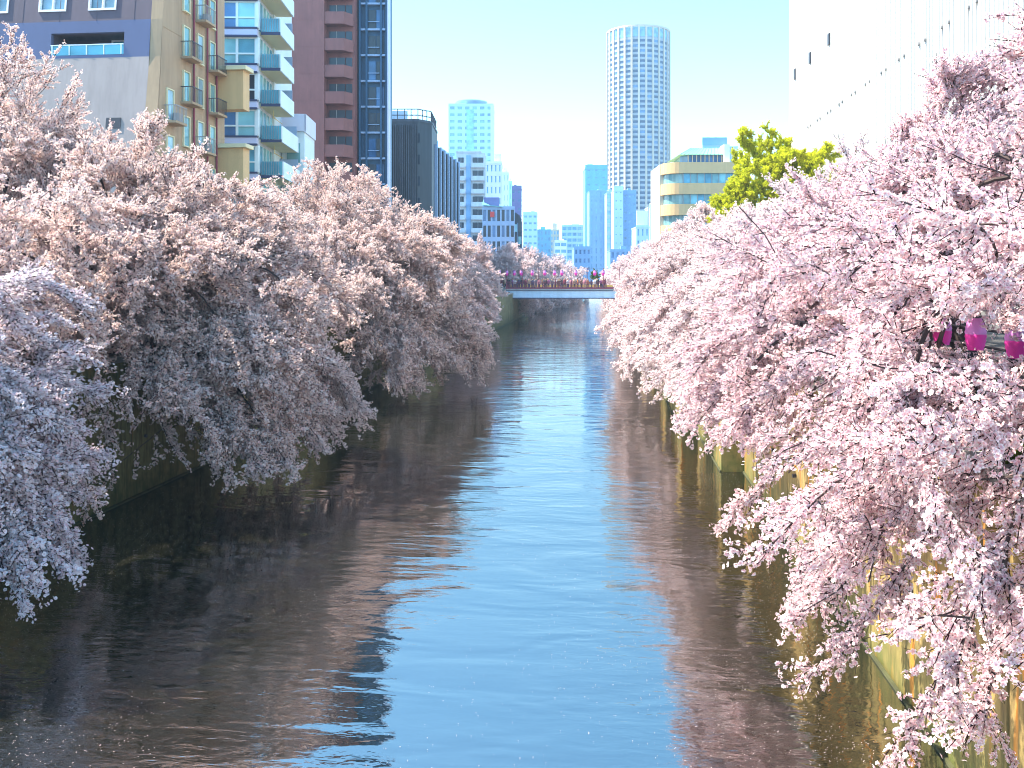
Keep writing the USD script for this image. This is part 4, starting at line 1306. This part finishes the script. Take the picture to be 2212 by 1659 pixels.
def tree(name, label, base, fork, tips, lod, nspray, sscale, seed, droop, group, cat='tree', mat_leaf=None, r_tip=0.0105, trunk_r=0.26, part='blossom_crown', out_dir=None, cut=6):
    rng = np.random.default_rng(seed)
    base, fork = np.array(base, float), np.array(fork, float)
    t = thing(name, label, cat, base, 0.0, group)
    P, par, order = grow(fork, tips)
    kids = [[] for _ in P]
    for i in order:
        kids[par[i]].append(i)
    lv = np.ones(len(P))
    for i in reversed(order):
        if kids[i]:
            lv[i] = sum(lv[k] for k in kids[i])
    lv[0] = max(2, sum(lv[k] for k in kids[0]))
    for _ in range(3):
        Q = P.copy()
        for i in order:
            if kids[i]:
                big = max(kids[i], key=lambda k: lv[k])
                Q[i] = 0.5 * P[i] + 0.25 * P[par[i]] + 0.25 * P[big]
        P = Q
    rad = np.minimum(r_tip * lv ** 0.5, trunk_r * 0.8)
    tr = MB()
    mid = base * 0.5 + fork * 0.5 + np.array([0.0, rng.uniform(-0.2, 0.2), 0.1])
    pts = np.array([base - [0, 0, 0.15], base + [0, 0, 0.25], mid, fork])
    tr.tube(pts - base, [trunk_r * 1.55, trunk_r * 1.12, trunk_r, max(rad[0], trunk_r * 0.7)], 10)
    put('trunk', tr, M['bark'], t, smooth=50)
    bm = MB()
    for i in order:
        a, b = P[par[i]], P[i]
        r0, r1 = min(rad[par[i]], rad[i] * 1.35), rad[i]
        ln = np.linalg.norm(b - a)
        if ln < 1e-3:
            continue
        e = (b - a) / ln
        sides = 6 if r0 > 0.05 else 4 if r0 > 0.02 else 3
        mids = (a + b) / 2 + rng.normal(0, 0.035 * ln, 3)
        bm.tube(np.array([a - e * r0 * 0.4, mids, b + e * r1 * 0.3]) - base, [r0, (r0 + r1) / 2, r1], sides)
    put('branches', bm, M['bark'], t)
    # sprays on every thin branch
    idx = np.array([i for i in order if lv[i] <= cut])
    a, b = P[par[idx]], P[idx]
    e = b - a
    ln = np.linalg.norm(e, axis=1, keepdims=True)
    e = e / np.maximum(ln, 1e-6)
    pos, dirs = [], []
    out = (P[idx] - fork) / np.linalg.norm(P[idx] - fork, axis=1, keepdims=True)
    for k in range(nspray):
        s = rng.uniform(0.1, 1.0, (len(idx), 1))
        pos.append(a + (b - a) * s)
        dirs.append(e * 0.6 + out * 0.7 + rng.normal(0, 0.34, (len(idx), 3)) + np.array([0, 0, droop]) + (0 if out_dir is None else np.array(out_dir)))
    pos, dirs = np.vstack(pos), np.vstack(dirs)
    sc = sscale * rng.uniform(0.7, 1.25, len(pos))
    instancer(t, part, lod, pos - base, quats(dirs, rng), sc, mat_leaf or M['petal'], rng)
    return t


def cherry(side, Y, label, seed, rx, ry, top, n=1000, lod='mid', ns=4, sc=1.0, slope=0.0, droop=-0.10, zmin=1.2, extra=None, shift=0.0):
    """one cherry leaning over the water; side -1 left bank, 1 right bank; slope flattens the crown towards the water"""
    rng = np.random.default_rng(seed * 13 + 1)
    bx = ((FENCE_R + 0.9) if side > 0 else (FENCE_L - 0.7)) + shift
    lean = -side
    base = (bx, Y, ST)
    fork = (bx + lean * 0.9, Y + rng.uniform(-0.5, 0.5), ST + 2.0)
    c = np.array([bx, Y, 3.6])
    rd = np.array([rx, ry, top - 3.6])
    if Y < 100:
        nb = int(n * 0.75 / 34)
        cz = 1.4 if side < 0 else 2.8 if Y > 15 else 2.2
        tips = np.vstack([boughs(rng, nb, np.array(fork), np.array([bx, Y, cz]), np.array([rx, ry, top - cz]), lean, zmin), crown_points(rng, int(n * (0.4 if side < 0 else 0.2)), c, rd * 0.93, zmin, seed)])
    else:
        tips = crown_points(rng, n, c, rd, zmin, seed)
    dx = np.clip((tips[:, 0] - bx) * lean / rx, 0, 1)
    up = tips[:, 2] > 3.6
    tips[up, 2] = 3.6 + (tips[up, 2] - 3.6) * (1 - slope * dx[up])
    tips[:, 2] = np.maximum(tips[:, 2], zmin)
    # nothing grows into wall or ground: away from the water the crown starts above the railing
    toward = (tips[:, 0] - bx) * lean
    face = (XL - bx) * lean if side < 0 else (bx - XR)
    over = zmin if side < 0 or Y > 45 else 1.5 if Y < 15 else 3.8
    low = np.where(toward > face + 0.4, over, np.where(toward > 0.9, BED + 0.5, ST + 1.5))
    tips = tips[(tips[:, 2] > low) & ~((Y < 15) & (side > 0) & (tips[:, 2] < 3.8) & (rng.random(len(tips)) < 0.6))]
    if extra is not None:
        tips = np.vstack([tips, extra])
    if side > 0 and Y < 25:
        # natural openings in the boughs in front of the lanterns
        d = tips[:, :2] @ FWD
        uu, vv = FW / 2 + FPX * (tips[:, :2] @ RGT) / d, HOR - FPX * (tips[:, 2] - EYE) / d
        tips = tips[~((((uu - 2175) / 80) ** 2 + ((vv - 725) / 68) ** 2 < 1) | (((uu - 2065) / 70) ** 2 + ((vv - 715) / 55) ** 2 < 1))]
    tree('cherry_tree', label, base, fork, tips, lod, ns, sc, seed, droop, 'cherry trees along the left bank' if side < 0 else 'cherry trees along the right bank', out_dir=(lean * 0.18, 0, 0))


def boughs(rng, nb, fork, c, radii, lean, zmin, sub=5, bias=0.55):
    """points along long arching boughs that fan out and droop at their ends"""
    out = []
    for _ in range(nb):
        while True:
            d = rng.normal(0, 1, 3)
            d[0] += lean * bias * 1.4
            d[2] = abs(d[2]) * rng.choice([0.25, 0.6, 1.0, 1.2])
            d /= np.linalg.norm(d)
            E = c + d * radii * (rng.uniform(0.86, 1.12) if d[2] < 0.7 else rng.uniform(0.8, 0.97))
            if E[2] > zmin:
                break
        h = rng.uniform(0.2, 3.2) if E[2] > fork[2] else rng.uniform(0.0, 1.6)
        S = fork + np.array([0, 0, h]) + (E - fork) * 0.12
        ln = np.linalg.norm(E - S)
        K = S * 0.45 + E * 0.55 + np.array([0, 0, rng.uniform(0.12, 0.30) * ln]) + rng.normal(0, 0.05 * ln, 3)
        n = max(6, int(ln / 0.36))
        t = np.linspace(0.12, 1, n)[:, None]
        p = (1 - t) ** 2 * S + 2 * t * (1 - t) * K + t ** 2 * E
        out.append(p + rng.normal(0, 0.03, p.shape))
        for _k in range(sub):
            u = rng.uniform(0.3, 0.92)
            b = (1 - u) ** 2 * S + 2 * u * (1 - u) * K + u ** 2 * E
            tg = 2 * (1 - u) * (K - S) + 2 * u * (E - K)
            tg /= np.linalg.norm(tg)
            sd = np.cross(tg, [0, 0, 1.0])
            sd /= np.linalg.norm(sd) + 1e-9
            dr = tg + sd * rng.choice([-1, 1]) * rng.uniform(0.35, 0.9) + np.array([0, 0, rng.normal(0.05, 0.25)])
            dr /= np.linalg.norm(dr)
            l2 = ln * rng.uniform(0.16, 0.36)
            m = max(3, int(l2 / 0.34))
            tt = np.linspace(1.0 / m, 1, m)[:, None]
            out.append(b + dr * l2 * tt + np.array([0, 0, -0.22 * l2]) * tt ** 2 + rng.normal(0, 0.03, (m, 3)))
    return np.vstack(out)


def low_boughs(ends, starts, seed):
    """long thin boughs that droop over the wall towards the water, each with a few side twigs"""
    r = np.random.default_rng(seed)
    out = []
    for E, S in zip(np.array(ends, float), np.array(starts, float)):
        K = S * 0.5 + E * 0.5 + np.array([0, 0, 0.7])
        t = np.linspace(0.1, 1, 15)[:, None]
        p = (1 - t) ** 2 * S + 2 * t * (1 - t) * K + t ** 2 * E
        out.append(p + r.normal(0, 0.04, p.shape))
        for k in range(2):
            b = p[r.integers(5, 14)]
            d = (E - S) / np.linalg.norm(E - S) + r.normal(0, 0.45, 3)
            out.append(b + d * np.linspace(0.25, r.uniform(0.6, 1.2), 3)[:, None])
    return np.vstack(out)


def cloud(seed, n, lo, hi):
    p = np.random.default_rng(seed).uniform(lo, hi, (n, 3))
    return p[~((p[:, 0] > XR - 0.5) & (p[:, 2] < BED + 0.5)) & (meshkit.noise(p * 0.7, seed) > 0.35)]


# left bank
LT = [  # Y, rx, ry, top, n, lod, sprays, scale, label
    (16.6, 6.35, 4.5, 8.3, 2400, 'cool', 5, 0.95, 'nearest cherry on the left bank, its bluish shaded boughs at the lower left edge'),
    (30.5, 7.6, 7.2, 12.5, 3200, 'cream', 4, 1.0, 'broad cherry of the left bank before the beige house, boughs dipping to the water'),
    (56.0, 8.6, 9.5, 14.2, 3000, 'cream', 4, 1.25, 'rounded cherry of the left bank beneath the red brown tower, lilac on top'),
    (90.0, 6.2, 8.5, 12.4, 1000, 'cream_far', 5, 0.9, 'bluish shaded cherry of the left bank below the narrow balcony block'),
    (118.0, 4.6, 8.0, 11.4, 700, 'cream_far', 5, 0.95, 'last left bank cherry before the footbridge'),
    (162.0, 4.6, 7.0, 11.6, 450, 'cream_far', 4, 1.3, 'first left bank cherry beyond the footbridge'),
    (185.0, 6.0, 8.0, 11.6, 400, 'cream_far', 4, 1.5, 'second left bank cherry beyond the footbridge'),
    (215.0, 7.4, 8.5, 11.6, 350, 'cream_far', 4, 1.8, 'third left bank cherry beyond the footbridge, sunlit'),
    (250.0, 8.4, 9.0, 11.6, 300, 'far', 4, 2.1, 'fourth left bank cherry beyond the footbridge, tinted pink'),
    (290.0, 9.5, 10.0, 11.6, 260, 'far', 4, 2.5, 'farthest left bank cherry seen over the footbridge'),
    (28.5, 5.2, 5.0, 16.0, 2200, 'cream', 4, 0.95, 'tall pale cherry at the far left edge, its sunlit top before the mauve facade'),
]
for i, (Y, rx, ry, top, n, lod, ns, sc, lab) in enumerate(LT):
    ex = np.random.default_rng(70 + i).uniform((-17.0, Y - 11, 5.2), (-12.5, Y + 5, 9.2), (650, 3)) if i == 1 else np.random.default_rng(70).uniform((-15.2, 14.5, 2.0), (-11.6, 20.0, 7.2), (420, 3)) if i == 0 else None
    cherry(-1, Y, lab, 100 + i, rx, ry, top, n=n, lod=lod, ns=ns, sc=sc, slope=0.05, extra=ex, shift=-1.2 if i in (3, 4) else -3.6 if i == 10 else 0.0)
RT = [
    (12.8, 5.0, 5.0, 13.4, 2000, 'near', 3, 0.95, 'nearest cherry on the right bank, its twigs hanging low at the lower right edge'),
    (20.5, 5.4, 5.2, 12.2, 2500, 'near', 3, 1.05, 'right bank cherry with dark boughs before the white ribbed building'),
    (29.0, 5.5, 5.2, 10.9, 2600, 'mid', 3, 1.0, 'right bank cherry whose low bough points over the canal left of the dark wall recess'),
    (38.5, 6.0, 5.4, 10.6, 2400, 'mid', 3, 1.1, 'right bank cherry beneath the yellow green tree'),
    (50.0, 6.2, 5.8, 11.2, 2200, 'mid', 3, 1.2, 'right bank cherry below the ochre office, reaching far over the water'),
    (63.0, 6.3, 6.2, 11.8, 1700, 'mid', 4, 1.4, 'right bank cherry whose rounded crown ends under the round tower'),
    (78.0, 6.4, 6.4, 12.8, 900, 'far', 5, 0.85, 'right bank cherry beneath the blank billboard'),
    (95.0, 5.8, 6.6, 12.2, 800, 'far', 5, 0.9, 'right bank cherry under the pale blue towers'),
    (115.0, 4.9, 6.6, 12.0, 700, 'far', 4, 1.0, 'right bank cherry shading the right end of the footbridge'),
    (136.0, 4.6, 6.6, 11.8, 560, 'far', 4, 1.1, 'last right bank cherry before the footbridge'),
    (165.0, 6.0, 7.6, 12.2, 450, 'far', 4, 1.3, 'first right bank cherry beyond the footbridge'),
    (195.0, 7.0, 8.0, 12.4, 400, 'far', 4, 1.6, 'second right bank cherry beyond the footbridge'),
    (235.0, 7.6, 9.0, 12.4, 320, 'far', 4, 2.0, 'third right bank cherry beyond the footbridge'),
    (285.0, 8.0, 10.0, 12.4, 260, 'far', 4, 2.5, 'farthest right bank cherry seen over the footbridge'),
]
for i, (Y, rx, ry, top, n, lod, ns, sc, lab) in enumerate(RT):
    ex = np.vstack([cloud(61, 300, (2.6, 8.6, 3.0), (7.6, 15.5, 8.0)), cloud(63, 420, (3.2, 8.8, 4.2), (6.2, 13.0, 7.6)), low_boughs([(2.9, 12.3, 1.8), (3.4, 11.0, 1.6), (3.2, 14.2, 2.3), (4.0, 10.4, 2.3), (3.3, 16.0, 2.2)], [(5.6, 12.4, 5.4), (5.4, 11.6, 4.9), (5.6, 14.0, 5.4), (5.6, 11.2, 5.2), (5.5, 15.4, 5.5)], 8)]) if i == 0 else np.vstack([cloud(62, 300, (2.2, 15.0, 3.4), (7.4, 24.0, 8.5)), low_boughs([(2.9, 19.4, 2.2)], [(5.6, 19.6, 5.6)], 9)]) if i == 1 else None
    cherry(1, Y, lab, 200 + i, rx, ry, top, n=n, lod=lod, ns=ns, sc=sc, slope=0.42, extra=ex)

# the yellow-green tree behind the right bank
rng = np.random.default_rng(77)
pc = CF(1684, 70)
gx, gy = pc
tips = np.vstack([crown_points(rng, 620, np.array([gx - 0.5, gy, 11.6]), np.array([4.2, 3.4, 6.4]), 9.0, 3, shell=0.3), crown_points(rng, 300, np.array([gx + 2.6, gy + 1, 11.5]), np.array([2.9, 2.6, 5.2]), 9.0, 4, shell=0.3)])
tree('spring_tree', 'yellow green leafy tree behind the right bank cherries beside the white building', (gx, gy, ST), (gx, gy, ST + 4.0), tips, 'leaf', 9, 0.7, 31, 0.15, None, mat_leaf=M['leaf'], part='leaf_crown')
# small shrub seen over the far end of the bridge
ps = CF(1286, 150)
ps = ps * (157.5 / ps[1])
tips = crown_points(np.random.default_rng(5), 60, np.array([ps[0], 157.5, 7.0]), np.array([0.8, 0.8, 1.3]), 6.4, 9, shell=0.2)
tree('potted_tree', 'small green tree rising above the crowd at the right end of the footbridge', (ps[0], 157.5, ST), (ps[0], 157.5, 6.4), tips, 'hedge', 6, 1.0, 33, 0.2, None, mat_leaf=M['leaf'], part='leaf_crown', trunk_r=0.06)

# hedge shrubs on the right planting bed
for k in range(9):
    y = 10.5 + k * 2.35
    rng = np.random.default_rng(400 + k)
    t = thing('hedge_shrub', f'dark green shrub on the right wall top under the blossom, {ORD[k]} from the camera', 'shrub', (5.95, y, BED + 0.1), 0, 'shrubs along the right wall top')
    n = 240
    d = rng.normal(0, 1, (n, 3))
    d /= np.linalg.norm(d, axis=1, keepdims=True)
    d[:, 2] = np.abs(d[:, 2])
    p = d * rng.uniform(0.4, 1, (n, 1)) * [0.5, 1.2, 0.5]
    instancer(t, 'foliage', 'hedge', p, quats(d + rng.normal(0, 0.4, (n, 3)), rng), rng.uniform(0.7, 1.2, n), M['leaf'], rng)
    st = MB()
    for j in range(5):
        st.tube([(0, 0, -0.05), tuple(p[j] * 0.5), tuple(p[j])], [0.02, 0.014, 0.006], 4)
    put('stems', st, M['bark'], t)

# fences and lantern strings along both banks
for side, x, lab in ((1, FENCE_R, 'dark slim railing along the right bank street edge'), (-1, FENCE_L, 'dark slim railing along the left bank street edge')):
    t = thing('bank_railing', lab, 'railing', (x, 0, ST + 0.12))
    for k in range(40):
        y = 6 + k * 2.0
        put('post', MB().box(-0.03, 0.03, y - 0.03, y + 0.03, 0, 1.0), M['dark_metal'], t)
    for z in (0.35, 0.65, 1.0):
        put('rail', MB().tube([(0, 5, z), (0, 86, z)], 0.025, 6), M['dark_metal'], t)
for k in range(12):
    y = 13.0 + k * 1.55
    make_lantern('bank_lantern', f'magenta paper lantern strung along the right bank railing, {ORD[k]} from the camera', (FENCE_R - 0.6, y, 6.3 + 0.03 * math.sin(k)), M['lantern_pink'], M['lantern_lilac'], 1.15, 'lanterns along the right bank')
for k in range(12):
    y = 20.0 + k * 2.6
    make_lantern('bank_lantern', f'red paper lantern strung along the left bank railing, {ORD[k]} from the camera', (FENCE_L + 0.05, y, 6.1 + 0.03 * math.sin(k * 2)), M['lantern_red'], M['lantern_pink'], 1.0, 'lanterns along the left bank')
for x, a, b, lab in ((FENCE_R - 0.6, 12, 42, 'thin cord carrying the magenta lanterns of the right bank'), (FENCE_L + 0.05, 16, 56, 'thin cord carrying the red lanterns of the left bank')):
    put('lantern_cord', MB().tube([(x, y, 6.47 if x > 0 else 6.28) for y in np.linspace(a, b, 12)], 0.01, 4), M['dark_metal'], label=lab, cat='cord')

# fallen petals on the water
rng = np.random.default_rng(9)
n = 16000
y = 12.5 * np.exp(rng.uniform(0, 1.6, n))
x = np.where(rng.random(n) < 0.66, XL + 0.5 + np.abs(rng.normal(0, 5.5, n)), XR - 0.4 - np.abs(rng.normal(0, 2.2, n)))
ok = (x > XL + 0.4) & (x < XR - 0.3) & (meshkit.noise(np.c_[x * 0.5, y * 0.25, np.zeros(n)], 3) > 0.52)
x, y = x[ok], y[ok]
n = len(x)
a = rng.uniform(0, 6.28, n)
r = rng.uniform(0.004, 0.0105, n)
v = np.zeros((n, 4, 3))
for k in range(4):
    v[:, k, 0] = x + r * np.cos(a + k * math.pi / 2) * (1.0 if k % 2 else 0.7)
    v[:, k, 1] = y + r * np.sin(a + k * math.pi / 2) * (1.0 if k % 2 else 0.7)
    v[:, k, 2] = 0.012
idx = np.arange(n)[:, None] * 4
f = np.vstack([idx + [0, 1, 2], idx + [0, 2, 3]])
put('floating_petals', (v.reshape(-1, 3), f), mat('fallen_petal', (0.62, 0.52, 0.52), 0.7, 0.1), label='tiny pale fallen petals scattered over the dark water', cat='petals', kind='stuff')
